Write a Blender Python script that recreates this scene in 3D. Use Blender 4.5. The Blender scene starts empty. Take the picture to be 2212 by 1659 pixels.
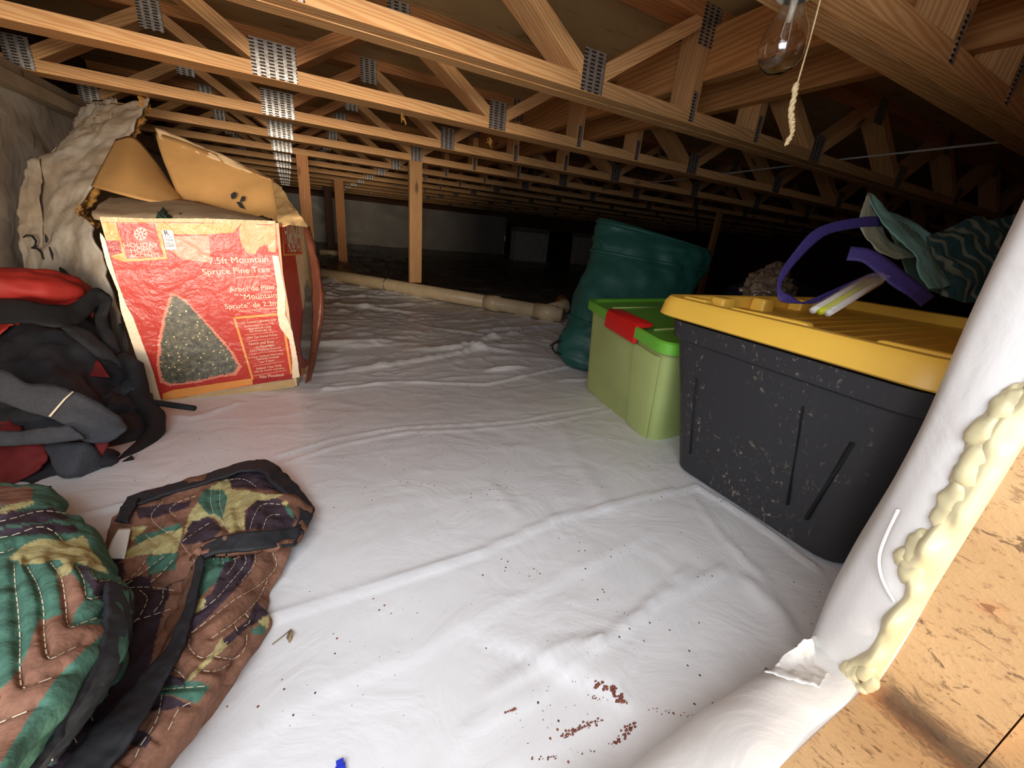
import bpy, math, random
import numpy as np
from mathutils import Vector, Matrix, noise as mn
random.seed(7); rng = np.random.default_rng(7)
SC = bpy.context.scene
COL = SC.collection

# ------------------------------------------------------------------ camera
W, H, F = 2212, 1659, 859.74
YAW, PITCH, ROLL = math.radians(29.41184), math.radians(20.62531), math.radians(5.46114)
cf = np.array([math.sin(YAW)*math.cos(PITCH), math.cos(YAW)*math.cos(PITCH), -math.sin(PITCH)])
_r = np.array([math.cos(YAW), -math.sin(YAW), 0.0]); _u = np.cross(_r, cf)
cr = math.cos(ROLL)*_r + math.sin(ROLL)*_u
cu = -math.sin(ROLL)*_r + math.cos(ROLL)*_u
cam = bpy.data.cameras.new('camera'); camo = bpy.data.objects.new('camera', cam); COL.objects.link(camo)
camo.matrix_world = Matrix(((cr[0], cu[0], -cf[0], 0), (cr[1], cu[1], -cf[1], 0), (cr[2], cu[2], -cf[2], 0), (0, 0, 0, 1)))
cam.sensor_width = 36; cam.lens = 36*F/W; cam.clip_start = .02; cam.clip_end = 60
SC.camera = camo

# ------------------------------------------------------------------ light
wd = bpy.data.worlds.new('world'); SC.world = wd; wd.use_nodes = True
wd.node_tree.nodes['Background'].inputs[0].default_value = (.80, .88, 1.0, 1)
wd.node_tree.nodes['Background'].inputs[1].default_value = .6
def area(name, loc, target, sx, sy, power, color):
    l = bpy.data.lights.new(name, 'AREA'); l.shape = 'RECTANGLE'; l.size = sx; l.size_y = sy
    l.energy = power; l.color = color
    o = bpy.data.objects.new(name, l); COL.objects.link(o); o.location = loc
    o.rotation_euler = (Vector(target)-Vector(loc)).to_track_quat('-Z', 'Y').to_euler()
    return o
area('hatch_daylight', (-.20, -.05, .14), (.34, .85, -.24), .72, .38, 5.2, (.84, .91, 1.0))
area('open_sky_daylight', (-.40, -6.0, -.15), (.1, 3.5, .10), 3.0, 1.8, 440, (1.0, .84, .66))
SC.view_settings.view_transform = 'Standard'; SC.view_settings.look = 'None'
SC.view_settings.gamma = 1; SC.view_settings.use_curve_mapping = False
SC.view_settings.exposure = 0.66
SC.cycles.max_bounces = 8; SC.cycles.diffuse_bounces = 5

# ------------------------------------------------------------------ measuring helpers
def ray(px, py): return cf + cr*(px-W/2)/F - cu*(py-H/2)/F
def at(px, py, **k):
    d = ray(px, py)
    for a, v in k.items():
        if a == 'd': return d*v
        i = 'xyz'.index(a); return d*v/d[i]
def smooth(a, b, x):
    t = np.clip((x-a)/(b-a), 0, 1); return t*t*(3-2*t)
def fbase(y): return -.45 - .05*smooth(.45, 1.25, y)
def onfloor(px, py):
    z = -.47
    for _ in range(6):
        p = at(px, py, z=z); z = float(fbase(p[1]))
    return at(px, py, z=z)

# ------------------------------------------------------------------ object helpers
def thing(name, label, cat, loc=(0, 0, 0), group=None, rot=(0, 0, 0)):
    o = bpy.data.objects.new(name, None); COL.objects.link(o)
    o.location = loc; o.rotation_euler = rot; o.empty_display_size = .05
    o['label'] = label; o['category'] = cat
    if group: o['group'] = group
    return o
def tag(o, label, cat, group=None, kind=None):
    o['label'] = label; o['category'] = cat
    if group: o['group'] = group
    if kind: o['kind'] = kind
    return o
def wloc(o):
    v = Vector(o.location)
    while o.parent: o = o.parent; v = v + Vector(o.location)
    return v
def mesh(name, verts, faces, mats, parent=None, smoothf=True, origin=None, mi=None, auto=None):
    verts = np.array(verts, float).reshape(-1, 3)
    if parent is not None:
        off = np.array(wloc(parent)); oloc = (0, 0, 0)
    else:
        if origin is None:
            mnv, mxv = verts.min(0), verts.max(0); origin = ((mnv[0]+mxv[0])/2, (mnv[1]+mxv[1])/2, mnv[2])
        off = np.array(origin, float); oloc = origin
    me = bpy.data.meshes.new(name); me.from_pydata((verts-off).tolist(), [], [list(map(int, f)) for f in faces]); me.update()
    if not isinstance(mats, (list, tuple)): mats = [mats]
    for m in mats: me.materials.append(m)
    if mi is not None: me.polygons.foreach_set('material_index', np.array(mi, dtype=np.int32))
    if smoothf: me.polygons.foreach_set('use_smooth', np.ones(len(me.polygons), dtype=bool))
    o = bpy.data.objects.new(name, me); COL.objects.link(o); o.location = oloc
    if parent is not None: o.parent = parent
    if auto is not None:
        me.set_sharp_from_angle(angle=math.radians(auto))
    return o
def struct(o): o['kind'] = 'structure'; return o
def addmod(o, kind, **k):
    m = o.modifiers.new(kind.lower(), kind)
    for a, v in k.items(): setattr(m, a, v)
    return m
def boxvf(lo, hi):
    x0, y0, z0 = lo; x1, y1, z1 = hi
    v = [(x0, y0, z0), (x1, y0, z0), (x1, y1, z0), (x0, y1, z0), (x0, y0, z1), (x1, y0, z1), (x1, y1, z1), (x0, y1, z1)]
    f = [(0, 3, 2, 1), (4, 5, 6, 7), (0, 1, 5, 4), (1, 2, 6, 5), (2, 3, 7, 6), (3, 0, 4, 7)]
    return v, f
class MB:
    def __init__(s): s.v = []; s.f = []; s.m = []
    def add(s, v, f, mi=0):
        n = len(s.v); s.v += [tuple(p) for p in v]; s.f += [tuple(i+n for i in q) for q in f]; s.m += [mi]*len(f)
        return s
    def box(s, lo, hi, mi=0): return s.add(*boxvf(lo, hi), mi)
    def tube(s, pts, r, n=8, mi=0, cap=True):
        pts = [np.array(p, float) for p in pts]; rs = r if hasattr(r, '__len__') else [r]*len(pts)
        rings = []; up = np.array([.13, .21, .97])
        for i, p in enumerate(pts):
            t = pts[min(i+1, len(pts)-1)]-pts[max(i-1, 0)]; t = t/(np.linalg.norm(t)+1e-9)
            a = np.cross(t, up); a = a/(np.linalg.norm(a)+1e-9); b = np.cross(t, a)
            rings.append([p+rs[i]*(math.cos(q)*a+math.sin(q)*b) for q in np.linspace(0, 2*math.pi, n, endpoint=False)])
        v = [q for rg in rings for q in rg]; f = []
        for i in range(len(pts)-1):
            for j in range(n):
                f.append((i*n+j, i*n+(j+1) % n, (i+1)*n+(j+1) % n, (i+1)*n+j))
        if cap: f.append(tuple(range(n))[::-1]); f.append(tuple((len(pts)-1)*n+j for j in range(n)))
        return s.add(v, f, mi)
    def build(s, name, mats, parent=None, **k): return mesh(name, s.v, s.f, mats, parent, mi=s.m, **k)
def cr_basis(n, t):
    # uniform Catmull-Rom weights for n control values at parameters t in 0..1
    t = np.atleast_1d(t)*(n-1); Wm = np.zeros((len(t), n))
    for k, x in enumerate(t):
        i = int(min(math.floor(x), n-2)); i = max(i, 0); s = x-i
        w = [-.5*s+s*s-.5*s**3, 1-2.5*s*s+1.5*s**3, .5*s+2*s*s-1.5*s**3, -.5*s*s+.5*s**3]
        for j, q in zip((i-1, i, i+1, i+2), w):
            if j < 0: Wm[k, 0] += 2*q; Wm[k, 1] -= q
            elif j > n-1: Wm[k, n-1] += 2*q; Wm[k, n-2] -= q
            else: Wm[k, j] += q
    return Wm
class Surf:
    """rows of points (px, py, value) measured in the photograph, value = depth along the view or a plane height"""
    def __init__(s, rows, mode='d'):
        s.P = np.array([[p if mode == 'w' else at(p[0], p[1], **{(p[3] if len(p) > 3 else mode): p[2]}) for p in r] for r in rows], float)
    def grid(s, us, vs):
        A = cr_basis(s.P.shape[0], vs); B = cr_basis(s.P.shape[1], us)
        return np.einsum('ai,bj,ijk->abk', A, B, s.P)
def grid_normals(G):
    du = np.gradient(G, axis=1); dv = np.gradient(G, axis=0)
    n = np.cross(du, dv); n /= (np.linalg.norm(n, axis=2, keepdims=True)+1e-12)
    # face the opening (camera side)
    c = (n*(-G)).sum(2).mean(); return n if c > 0 else -n
def gridmesh(name, G, mat, parent=None, thick=.003, **k):
    a, b = G.shape[:2]
    f = [(i*b+j, i*b+j+1, (i+1)*b+j+1, (i+1)*b+j) for i in range(a-1) for j in range(b-1)]
    o = mesh(name, G.reshape(-1, 3), f, mat, parent, **k)
    if thick: 
        n = grid_normals(G); du = np.gradient(G, axis=1); dv = np.gradient(G, axis=0)
        fn = np.cross(du, dv); sgn = 1 if (fn*n).sum() > 0 else -1
        addmod(o, 'SOLIDIFY', thickness=thick, offset=-1 if sgn > 0 else 1)
    return o
def nz(P, scale, seed=0, oct=3):
    out = np.empty(P.shape[:-1]); it = np.nditer(out, flags=['multi_index'], op_flags=['writeonly'])
    s = Vector((seed*7.3, seed*3.1, seed*1.7))
    for x in it:
        p = P[it.multi_index]; x[...] = mn.fractal(Vector((p[0], p[1], p[2]))*scale+s, .6, 2.1, oct)
    return out
def patch(name, rows, mat, parent=None, mode='d', nu=20, nv=20, thick=.003, rough=0, rscale=20, seed=1, ur=(0, 1), vr=(0, 1), lift=0, **k):
    S = Surf(rows, mode); G = S.grid(np.linspace(*ur, nu), np.linspace(*vr, nv)); n = grid_normals(G)
    if rough: G = G + n*(nz(G, rscale, seed)*rough)[..., None]
    if lift: G = G + n*lift
    return gridmesh(name, G, mat, parent, thick, **k)
def blob(name, c, r, mat, parent=None, rot=(0, 0, 0), rough=.12, rscale=6, seed=0, nu=36, nv=20, sq=1.0):
    R = np.array(Matrix.Rotation(rot[2], 3, 'Z') @ Matrix.Rotation(rot[1], 3, 'Y') @ Matrix.Rotation(rot[0], 3, 'X'))
    v = []; f = []
    for i in range(nv+1):
        th = math.pi*i/nv
        for j in range(nu):
            ph = 2*math.pi*j/nu
            q = np.array([math.sin(th)*math.cos(ph), math.sin(th)*math.sin(ph), math.cos(th)])
            q = np.sign(q)*np.abs(q)**sq
            p = R @ (q*np.array(r))
            s = 1+rough*mn.fractal(Vector(p)*rscale/1.0+Vector((seed*5.1, seed, 2*seed)), .6, 2., 3)
            v.append(np.array(c)+p*s)
    for i in range(nv):
        for j in range(nu):
            f.append((i*nu+j, (i+1)*nu+j, (i+1)*nu+(j+1) % nu, i*nu+(j+1) % nu))
    return mesh(name, v, f, mat, parent)

# ------------------------------------------------------------------ materials
def newmat(name):
    m = bpy.data.materials.new(name); m.use_nodes = True
    nt = m.node_tree; b = nt.nodes['Principled BSDF']; return m, nt, b
def N(nt, t, **k):
    n = nt.nodes.new(t)
    for a, v in k.items():
        if a.startswith('i_'): n.inputs[int(a[2:]) if a[2:].isdigit() else a[2:]].default_value = v
        else: setattr(n, a, v)
    return n
def ramp(nt, stops, interp='LINEAR'):
    r = N(nt, 'ShaderNodeValToRGB'); cr_ = r.color_ramp; cr_.interpolation = interp
    while len(cr_.elements) > 1: cr_.elements.remove(cr_.elements[-1])
    for i, (p, c) in enumerate(stops):
        e = cr_.elements[0] if i == 0 else cr_.elements.new(p)
        e.position = p; e.color = (*c, 1) if len(c) == 3 else c
    return r
def srgb(r, g, b):
    f = lambda c: ((c/255+.055)/1.055)**2.4 if c > 10.3 else c/255/12.92
    return (f(r), f(g), f(b))
def tex(nt, scale=1.0, vec=(1, 1, 1), rot=(0, 0, 0)):
    tc = N(nt, 'ShaderNodeTexCoord'); mp = N(nt, 'ShaderNodeMapping')
    mp.inputs['Scale'].default_value = tuple(scale*v for v in vec); mp.inputs['Rotation'].default_value = rot
    nt.links.new(tc.outputs['Object'], mp.inputs[0]); return mp.outputs[0]
def noise_(nt, co, scale, detail=3, rough=.6, dist=0):
    n = N(nt, 'ShaderNodeTexNoise'); n.inputs['Scale'].default_value = scale; n.inputs['Detail'].default_value = detail
    n.inputs['Roughness'].default_value = rough; n.inputs['Distortion'].default_value = dist
    nt.links.new(co, n.inputs['Vector']); return n.outputs['Fac']
def bump(nt, b, h, strength=.3, dist=.01):
    n = N(nt, 'ShaderNodeBump'); n.inputs['Strength'].default_value = strength; n.inputs['Distance'].default_value = dist
    nt.links.new(h, n.inputs['Height']); nt.links.new(n.outputs[0], b.inputs['Normal'])
def mixc(nt, fac, a, b_, blend='MIX'):
    m = N(nt, 'ShaderNodeMix', data_type='RGBA', blend_type=blend)
    for idx, x in ((0, fac), (6, a), (7, b_)):
        if isinstance(x, (int, float)): m.inputs[idx].default_value = x
        elif isinstance(x, tuple): m.inputs[idx].default_value = (*x, 1) if len(x) == 3 else x
        else: nt.links.new(x, m.inputs[idx])
    return m.outputs[2]
def math_(nt, op, a, b_=None):
    m = N(nt, 'ShaderNodeMath', operation=op)
    for i, x in enumerate((a, b_)):
        if x is None: continue
        if isinstance(x, (int, float)): m.inputs[i].default_value = x
        else: nt.links.new(x, m.inputs[i])
    return m.outputs[0]
def plain(name, c, rough=.6, var=.12, scale=30, metal=0, bumps=0, spec=.5, coat=0):
    m, nt, b = newmat(name); co = tex(nt)
    n = noise_(nt, co, scale, 4)
    r = ramp(nt, [(.3, tuple(x*(1-var) for x in c)), (.7, tuple(min(1, x*(1+var)) for x in c))])
    nt.links.new(n, r.inputs[0]); nt.links.new(r.outputs[0], b.inputs['Base Color'])
    b.inputs['Roughness'].default_value = rough; b.inputs['Metallic'].default_value = metal
    b.inputs['Specular IOR Level'].default_value = spec
    if coat: b.inputs['Coat Weight'].default_value = coat; b.inputs['Coat Roughness'].default_value = .08
    if bumps: bump(nt, b, n, bumps, .004)
    return m
def wood(name, c1, c2, dark=.55, scale=1.0, dust=None):
    m, nt, b = newmat(name); oi = N(nt, 'ShaderNodeObjectInfo')
    tc = N(nt, 'ShaderNodeTexCoord'); ad = N(nt, 'ShaderNodeVectorMath', operation='ADD')
    sc = N(nt, 'ShaderNodeVectorMath', operation='SCALE'); sc.inputs[0].default_value = (3.1, 5.7, 9.3)
    nt.links.new(oi.outputs['Random'], sc.inputs['Scale'])
    nt.links.new(tc.outputs['Object'], ad.inputs[0]); nt.links.new(sc.outputs[0], ad.inputs[1])
    mp = N(nt, 'ShaderNodeMapping'); mp.inputs['Scale'].default_value = (1.6*scale, 26*scale, 26*scale); nt.links.new(ad.outputs[0], mp.inputs[0])
    w = N(nt, 'ShaderNodeTexWave', wave_type='BANDS', bands_direction='DIAGONAL'); nt.links.new(mp.outputs[0], w.inputs[0])
    w.inputs['Scale'].default_value = 2.3; w.inputs['Distortion'].default_value = 9; w.inputs['Detail'].default_value = 2.5; w.inputs['Detail Scale'].default_value = .7
    mid_ = tuple(.5*(a+b__) for a, b__ in zip(c1, c2)); r = ramp(nt, [(0, tuple(.35*a+.65*b__ for a, b__ in zip(c1, c2))), (.3, mid_), (.8, c1)])
    nt.links.new(w.outputs['Fac'], r.inputs[0])
    n2 = noise_(nt, mp.outputs[0], .35, 4)
    r2 = ramp(nt, [(.3, (dark, dark, dark)), (.6, (1, 1, 1))]); nt.links.new(n2, r2.inputs[0])
    col = mixc(nt, .55, r.outputs[0], r2.outputs[0], 'MULTIPLY')
    v = N(nt, 'ShaderNodeTexVoronoi'); mp2 = N(nt, 'ShaderNodeMapping'); mp2.inputs['Scale'].default_value = (2.2, 7, 7)
    nt.links.new(ad.outputs[0], mp2.inputs[0]); nt.links.new(mp2.outputs[0], v.inputs['Vector']); v.inputs['Scale'].default_value = 1
    r3 = ramp(nt, [(.05, (1, 1, 1)), (.11, (0, 0, 0))]); nt.links.new(v.outputs['Distance'], r3.inputs[0])
    col = mixc(nt, math_(nt, 'MULTIPLY', r3.outputs[0], .8), col, tuple(x*.25 for x in c2))
    hv = N(nt, 'ShaderNodeHueSaturation'); nt.links.new(col, hv.inputs['Color'])
    nt.links.new(math_(nt, 'ADD', math_(nt, 'MULTIPLY', oi.outputs['Random'], .3), .85), hv.inputs['Value'])
    nt.links.new(hv.outputs[0], b.inputs['Base Color']); b.inputs['Roughness'].default_value = .62
    b.inputs['Specular IOR Level'].default_value = .3
    bump(nt, b, w.outputs['Fac'], .15, .002)
    return m
M = {}
M['pine'] = wood('pine', srgb(228, 178, 120), srgb(196, 132, 74))
M['pine_old'] = wood('pine_old', srgb(200, 140, 86), srgb(158, 98, 52))
M['pine_beam'] = wood('pine_beam', srgb(212, 154, 94), srgb(180, 114, 60), scale=.6)
M['grey_wood'] = wood('grey_wood', srgb(176, 158, 134), srgb(132, 114, 92))
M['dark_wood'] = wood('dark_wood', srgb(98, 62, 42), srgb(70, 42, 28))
def m_plate():
    m, nt, b = newmat('galvanised_plate')
    tc = N(nt, 'ShaderNodeTexCoord'); sp = N(nt, 'ShaderNodeSeparateXYZ'); nt.links.new(tc.outputs['Object'], sp.inputs[0])
    def fr(o, k, lo):
        f = math_(nt, 'FRACT', math_(nt, 'MULTIPLY', o, k)); return math_(nt, 'GREATER_THAN', f, lo)
    colm = fr(sp.outputs[0], 1/.0245, .40); row = fr(sp.outputs[2], 1/.0088, .45)
    slot = math_(nt, 'MULTIPLY', colm, row)
    edge = math_(nt, 'MULTIPLY', fr(sp.outputs[0], 1/.0245, .40), fr(sp.outputs[2], 1/.0088, .30))
    n = noise_(nt, tex(nt), 60, 3)
    base = ramp(nt, [(.3, (.42, .40, .37)), (.7, (.72, .69, .64))]); nt.links.new(n, base.inputs[0])
    col = mixc(nt, slot, base.outputs[0], (.07, .05, .035))
    nt.links.new(col, b.inputs['Base Color']); b.inputs['Metallic'].default_value = .75
    nt.links.new(math_(nt, 'ADD', math_(nt, 'MULTIPLY', slot, .3), .34), b.inputs['Roughness'])
    h = math_(nt, 'SUBTRACT', math_(nt, 'MULTIPLY', n, .6), edge)
    bump(nt, b, h, .9, .0018)
    return m
M['plate'] = m_plate()
def m_liner(name, spots=True, c=(.80, .79, .78), rough=.34, bs=.35):
    m, nt, b = newmat(name); co = tex(nt)
    n1 = noise_(nt, co, 2.2, 4); n2 = noise_(nt, co, 9, 6, .5, 1.2)
    r = ramp(nt, [(.35, tuple(x*.93 for x in c)), (.65, c)]); nt.links.new(n1, r.inputs[0]); col = r.outputs[0]
    if spots:
        # brick-red mortar crumbs and grey grit, thicker near the sill
        v = N(nt, 'ShaderNodeTexVoronoi'); v.inputs['Scale'].default_value = 85; nt.links.new(co, v.inputs['Vector'])
        g = N(nt, 'ShaderNodeTexNoise'); g.inputs['Scale'].default_value = 14; nt.links.new(co, g.inputs['Vector'])
        th = ramp(nt, [(.55, (0, 0, 0)), (.75, (1, 1, 1))]); nt.links.new(g.outputs['Fac'], th.inputs[0])
        d = ramp(nt, [(.09, (1, 1, 1)), (.13, (0, 0, 0))]); nt.links.new(v.outputs['Distance'], d.inputs[0])
        k = math_(nt, 'MULTIPLY', d.outputs[0], math_(nt, 'GREATER_THAN', th.outputs[0], .12))
        cc = mixc(nt, math_(nt, 'GREATER_THAN', v.outputs['Color'], .5), (.07, .06, .055), (.25, .09, .05))
        col = mixc(nt, k, col, cc)
    nt.links.new(col, b.inputs['Base Color'])
    rr = ramp(nt, [(.3, (rough,)*3), (.7, (rough+.16,)*3)]); nt.links.new(n1, rr.inputs[0]); nt.links.new(rr.outputs[0], b.inputs['Roughness'])
    bump(nt, b, n2, bs, .012)
    b.inputs['Specular IOR Level'].default_value = .5
    return m
def m_osb():
    m, nt, b = newmat('weathered_panel'); co = tex(nt, 1, (1, .5, 1))
    n1 = noise_(nt, co, 6, 4); n2 = noise_(nt, co, 190, 4, .7); n3 = noise_(nt, co, 9, 3, .6, .6); n4 = noise_(nt, co, 95, 5, .65, 1.2)
    r = ramp(nt, [(.3, srgb(186, 146, 98)), (.7, srgb(216, 178, 128))]); nt.links.new(n1, r.inputs[0])
    k = ramp(nt, [(.56, (0, 0, 0)), (.66, (1, 1, 1))]); nt.links.new(n2, k.inputs[0])
    col = mixc(nt, math_(nt, 'MULTIPLY', k.outputs[0], .6), r.outputs[0], srgb(120, 84, 50))
    k = ramp(nt, [(.60, (0, 0, 0)), (.66, (1, 1, 1))]); nt.links.new(n4, k.inputs[0])
    col = mixc(nt, math_(nt, 'MULTIPLY', k.outputs[0], .75), col, srgb(84, 56, 36))
    k = ramp(nt, [(.60, (0, 0, 0)), (.68, (1, 1, 1))]); nt.links.new(n3, k.inputs[0])
    col = mixc(nt, math_(nt, 'MULTIPLY', k.outputs[0], .6), col, srgb(204, 116, 62))
    sp = N(nt, 'ShaderNodeSeparateXYZ'); tc = N(nt, 'ShaderNodeTexCoord'); nt.links.new(tc.outputs['Object'], sp.inputs[0])
    # dark uneven band along the corner between sill and jamb
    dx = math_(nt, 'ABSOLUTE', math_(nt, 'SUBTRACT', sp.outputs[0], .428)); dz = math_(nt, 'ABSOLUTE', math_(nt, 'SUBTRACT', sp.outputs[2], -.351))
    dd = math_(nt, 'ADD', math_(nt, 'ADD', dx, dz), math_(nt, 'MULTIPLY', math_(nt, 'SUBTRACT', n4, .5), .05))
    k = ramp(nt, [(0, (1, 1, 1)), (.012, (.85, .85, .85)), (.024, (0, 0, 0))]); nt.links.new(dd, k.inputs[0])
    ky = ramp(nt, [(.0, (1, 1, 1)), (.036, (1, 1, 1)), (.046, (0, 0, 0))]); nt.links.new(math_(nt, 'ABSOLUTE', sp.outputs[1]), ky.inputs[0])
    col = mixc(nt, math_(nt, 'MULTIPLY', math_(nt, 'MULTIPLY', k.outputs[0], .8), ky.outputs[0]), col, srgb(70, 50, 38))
    nt.links.new(col, b.inputs['Base Color']); b.inputs['Roughness'].default_value = .8
    bump(nt, b, math_(nt, 'ADD', n2, n4), .35, .002); return m
def m_dirty(name, c, d):
    m, nt, b = newmat(name); co = tex(nt)
    n = noise_(nt, tex(nt, 1, (1, 1, .35)), 7, 6, .65, .4); n2 = noise_(nt, co, 40, 4)
    r = ramp(nt, [(.42, d), (.50, tuple(.5*(x+y) for x, y in zip(c, d))), (.58, c)]); nt.links.new(n, r.inputs[0])
    col = mixc(nt, .7, c, r.outputs[0]); nt.links.new(col, b.inputs['Base Color']); b.inputs['Roughness'].default_value = .55
    bump(nt, b, n2, .2, .006); return m
M['liner'] = m_liner('white_liner', rough=.27)
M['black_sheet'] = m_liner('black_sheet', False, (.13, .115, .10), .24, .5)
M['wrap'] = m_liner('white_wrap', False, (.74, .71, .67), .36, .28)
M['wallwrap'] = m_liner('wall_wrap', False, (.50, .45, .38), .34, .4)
M['batt'] = m_dirty('batt_facing', (.60, .53, .43), (.34, .24, .14))
def m_speck(name, base, dark, rust=None, scale=55, stretch=(1, 1, 1)):
    m, nt, b = newmat(name); co = tex(nt, 1, stretch)
    n1 = noise_(nt, co, 5, 4); n2 = noise_(nt, co, scale, 5, .7); n3 = noise_(nt, co, 3.4, 3, .6)
    r = ramp(nt, [(.3, tuple(x*.85 for x in base)), (.7, base)]); nt.links.new(n1, r.inputs[0])
    k = ramp(nt, [(.56, (0, 0, 0)), (.68, (1, 1, 1))]); nt.links.new(n2, k.inputs[0])
    col = mixc(nt, math_(nt, 'MULTIPLY', k.outputs[0], .8), r.outputs[0], dark)
    if rust:
        k2 = ramp(nt, [(.60, (0, 0, 0)), (.70, (1, 1, 1))]); nt.links.new(n3, k2.inputs[0])
        col = mixc(nt, math_(nt, 'MULTIPLY', k2.outputs[0], .6), col, rust)
    nt.links.new(col, b.inputs['Base Color']); b.inputs['Roughness'].default_value = .75
    bump(nt, b, n2, .25, .003)
    return m
M['osb'] = m_osb()
M['subfloor'] = m_speck('subfloor_ply', srgb(196, 164, 112), srgb(116, 88, 56), srgb(150, 116, 70), 16, (.25, 1, 1))
M['foam'] = plain('cured_foam', srgb(198, 186, 146), .42, .06, 12, bumps=.1)
M['pvc'] = plain('old_pvc', srgb(214, 190, 150), .4, .14, 10)
M['block'] = plain('pier_wrap', srgb(214, 202, 182), .6, .15, 9, bumps=.3)
M['card'] = plain('cardboard', srgb(196, 150, 92), .55, .08, 14, coat=.0)
M['card_shaded'] = plain('cardboard_shaded', srgb(176, 152, 122), .75, .12, 30)  # whitish board of the front flap, its shade mixed into the colour
M['card_light'] = plain('cardboard_edge', srgb(214, 182, 140), .7, .12, 30)
M['fiberglass'] = plain('glass_fibre', srgb(190, 138, 66), .95, .3, 60, bumps=.9)
M['teal'] = plain('teal_nylon', srgb(32, 84, 74), .5, .10, 14, bumps=.8)
M['black_fabric'] = plain('black_fabric', srgb(34, 34, 38), .75, .25, 60, bumps=.3)
M['grey_web'] = plain('grey_webbing', srgb(66, 66, 70), .8, .15, 200, bumps=.3)
M['black_web'] = plain('black_webbing', srgb(24, 24, 26), .8, .2, 200, bumps=.4)
M['red_fabric'] = plain('red_fabric', srgb(164, 38, 27), .7, .12, 24, bumps=.3)
M['red_dark'] = plain('red_lining', srgb(110, 22, 20), .8, .2, 24, bumps=.3)
M['green_lid'] = plain('green_lid', srgb(112, 186, 60), .38, .05, 10)
M['green_tub'] = plain('frosted_green', srgb(176, 190, 116), .5, .10, 5)
M['red_plastic'] = plain('red_latch', srgb(214, 32, 30), .35, .05, 10)
M['yellow'] = plain('yellow_lid', srgb(240, 190, 74), .42, .06, 8)
M['purple'] = plain('purple_webbing', srgb(68, 57, 128), .6, .15, 150, bumps=.3)
M['blue_plastic'] = plain('blue_clip', srgb(40, 60, 190), .4, .05, 10)
M['leaf'] = plain('dry_leaf', srgb(140, 116, 84), .8, .3, 80, bumps=.5)
M['string'] = plain('cotton_string', srgb(240, 212, 160), .9, .12, 120, bumps=.6)
M['porcelain'] = plain('porcelain', srgb(236, 226, 206), .25, .04, 10)
M['metal'] = plain('grey_metal', srgb(150, 150, 150), .35, .1, 30, metal=.8)
M['cable'] = plain('grey_cable', srgb(176, 172, 164), .5, .1, 30)
M['pine_green'] = plain('pine_green', srgb(24, 44, 26), .7, .4, 90, bumps=.5)
M['white_label'] = plain('white_label', srgb(226, 222, 214), .7, .05, 30)
M['cream'] = plain('cream_stitch', srgb(226, 208, 178), .8, .05, 30)
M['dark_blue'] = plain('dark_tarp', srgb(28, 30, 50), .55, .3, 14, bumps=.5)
M['foil'] = plain('crumpled_film', srgb(120, 104, 88), .25, .3, 40, metal=.3, bumps=1.0)
def m_camo():
    m, nt, b = newmat('woodland_camouflage'); 
    tc = N(nt, 'ShaderNodeTexCoord')
    def nn(sc, off, det=2):
        mp = N(nt, 'ShaderNodeMapping'); mp.inputs['Location'].default_value = off; mp.inputs['Scale'].default_value = (1, 1.35, 1)
        nt.links.new(tc.outputs['Object'], mp.inputs[0]); return noise_(nt, mp.outputs[0], sc, det, .5, .5)
    a = nn(9, (0, 0, 0)); b1 = nn(8, (3, 7, 1)); c1 = nn(8, (9, 2, 5)); 
    def st(x, t):
        r = ramp(nt, [(0, (0, 0, 0)), (t, (1, 1, 1))], 'CONSTANT'); nt.links.new(x, r.inputs[0]); return r.outputs[0]
    col = mixc(nt, st(a, .50), srgb(150, 108, 84), srgb(70, 112, 86))
    col = mixc(nt, st(b1, .55), col, srgb(66, 52, 62))
    col = mixc(nt, st(c1, .59), col, srgb(208, 190, 128))
    fine = noise_(nt, tex(nt), 140, 2); 
    col = mixc(nt, .35, col, fine, 'SOFT_LIGHT')
    nt.links.new(col, b.inputs['Base Color']); b.inputs['Roughness'].default_value = .85
    b.inputs['Sheen Weight'].default_value = .15
    bump(nt, b, noise_(nt, tex(nt), 42, 4), .35, .008)
    return m
M['camo'] = m_camo()
def m_tote():
    m, nt, b = newmat('scuffed_black_plastic'); co = tex(nt)
    n = noise_(nt, tex(nt, 1, (1, 1, .6)), 120, 6, .75, .5); g = noise_(nt, co, 9, 4)
    k = ramp(nt, [(.585, (0, 0, 0)), (.64, (1, 1, 1))]); nt.links.new(n, k.inputs[0])
    k2 = ramp(nt, [(.42, (0, 0, 0)), (.60, (1, 1, 1))]); nt.links.new(g, k2.inputs[0])
    col = mixc(nt, math_(nt, 'MULTIPLY', k.outputs[0], math_(nt, 'MULTIPLY', k2.outputs[0], .6)), srgb(44, 44, 47), srgb(176, 160, 136))
    nt.links.new(col, b.inputs['Base Color']); b.inputs['Roughness'].default_value = .48
    bump(nt, b, g, .1, .01); return m
M['tote'] = m_tote()
def m_glass():
    m, nt, b = newmat('clear_glass'); b.inputs['Transmission Weight'].default_value = 1; b.inputs['Roughness'].default_value = .03
    b.inputs['Base Color'].default_value = (.95, .93, .9, 1); b.inputs['IOR'].default_value = 1.45
    return m
M['glass'] = m_glass()
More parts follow.
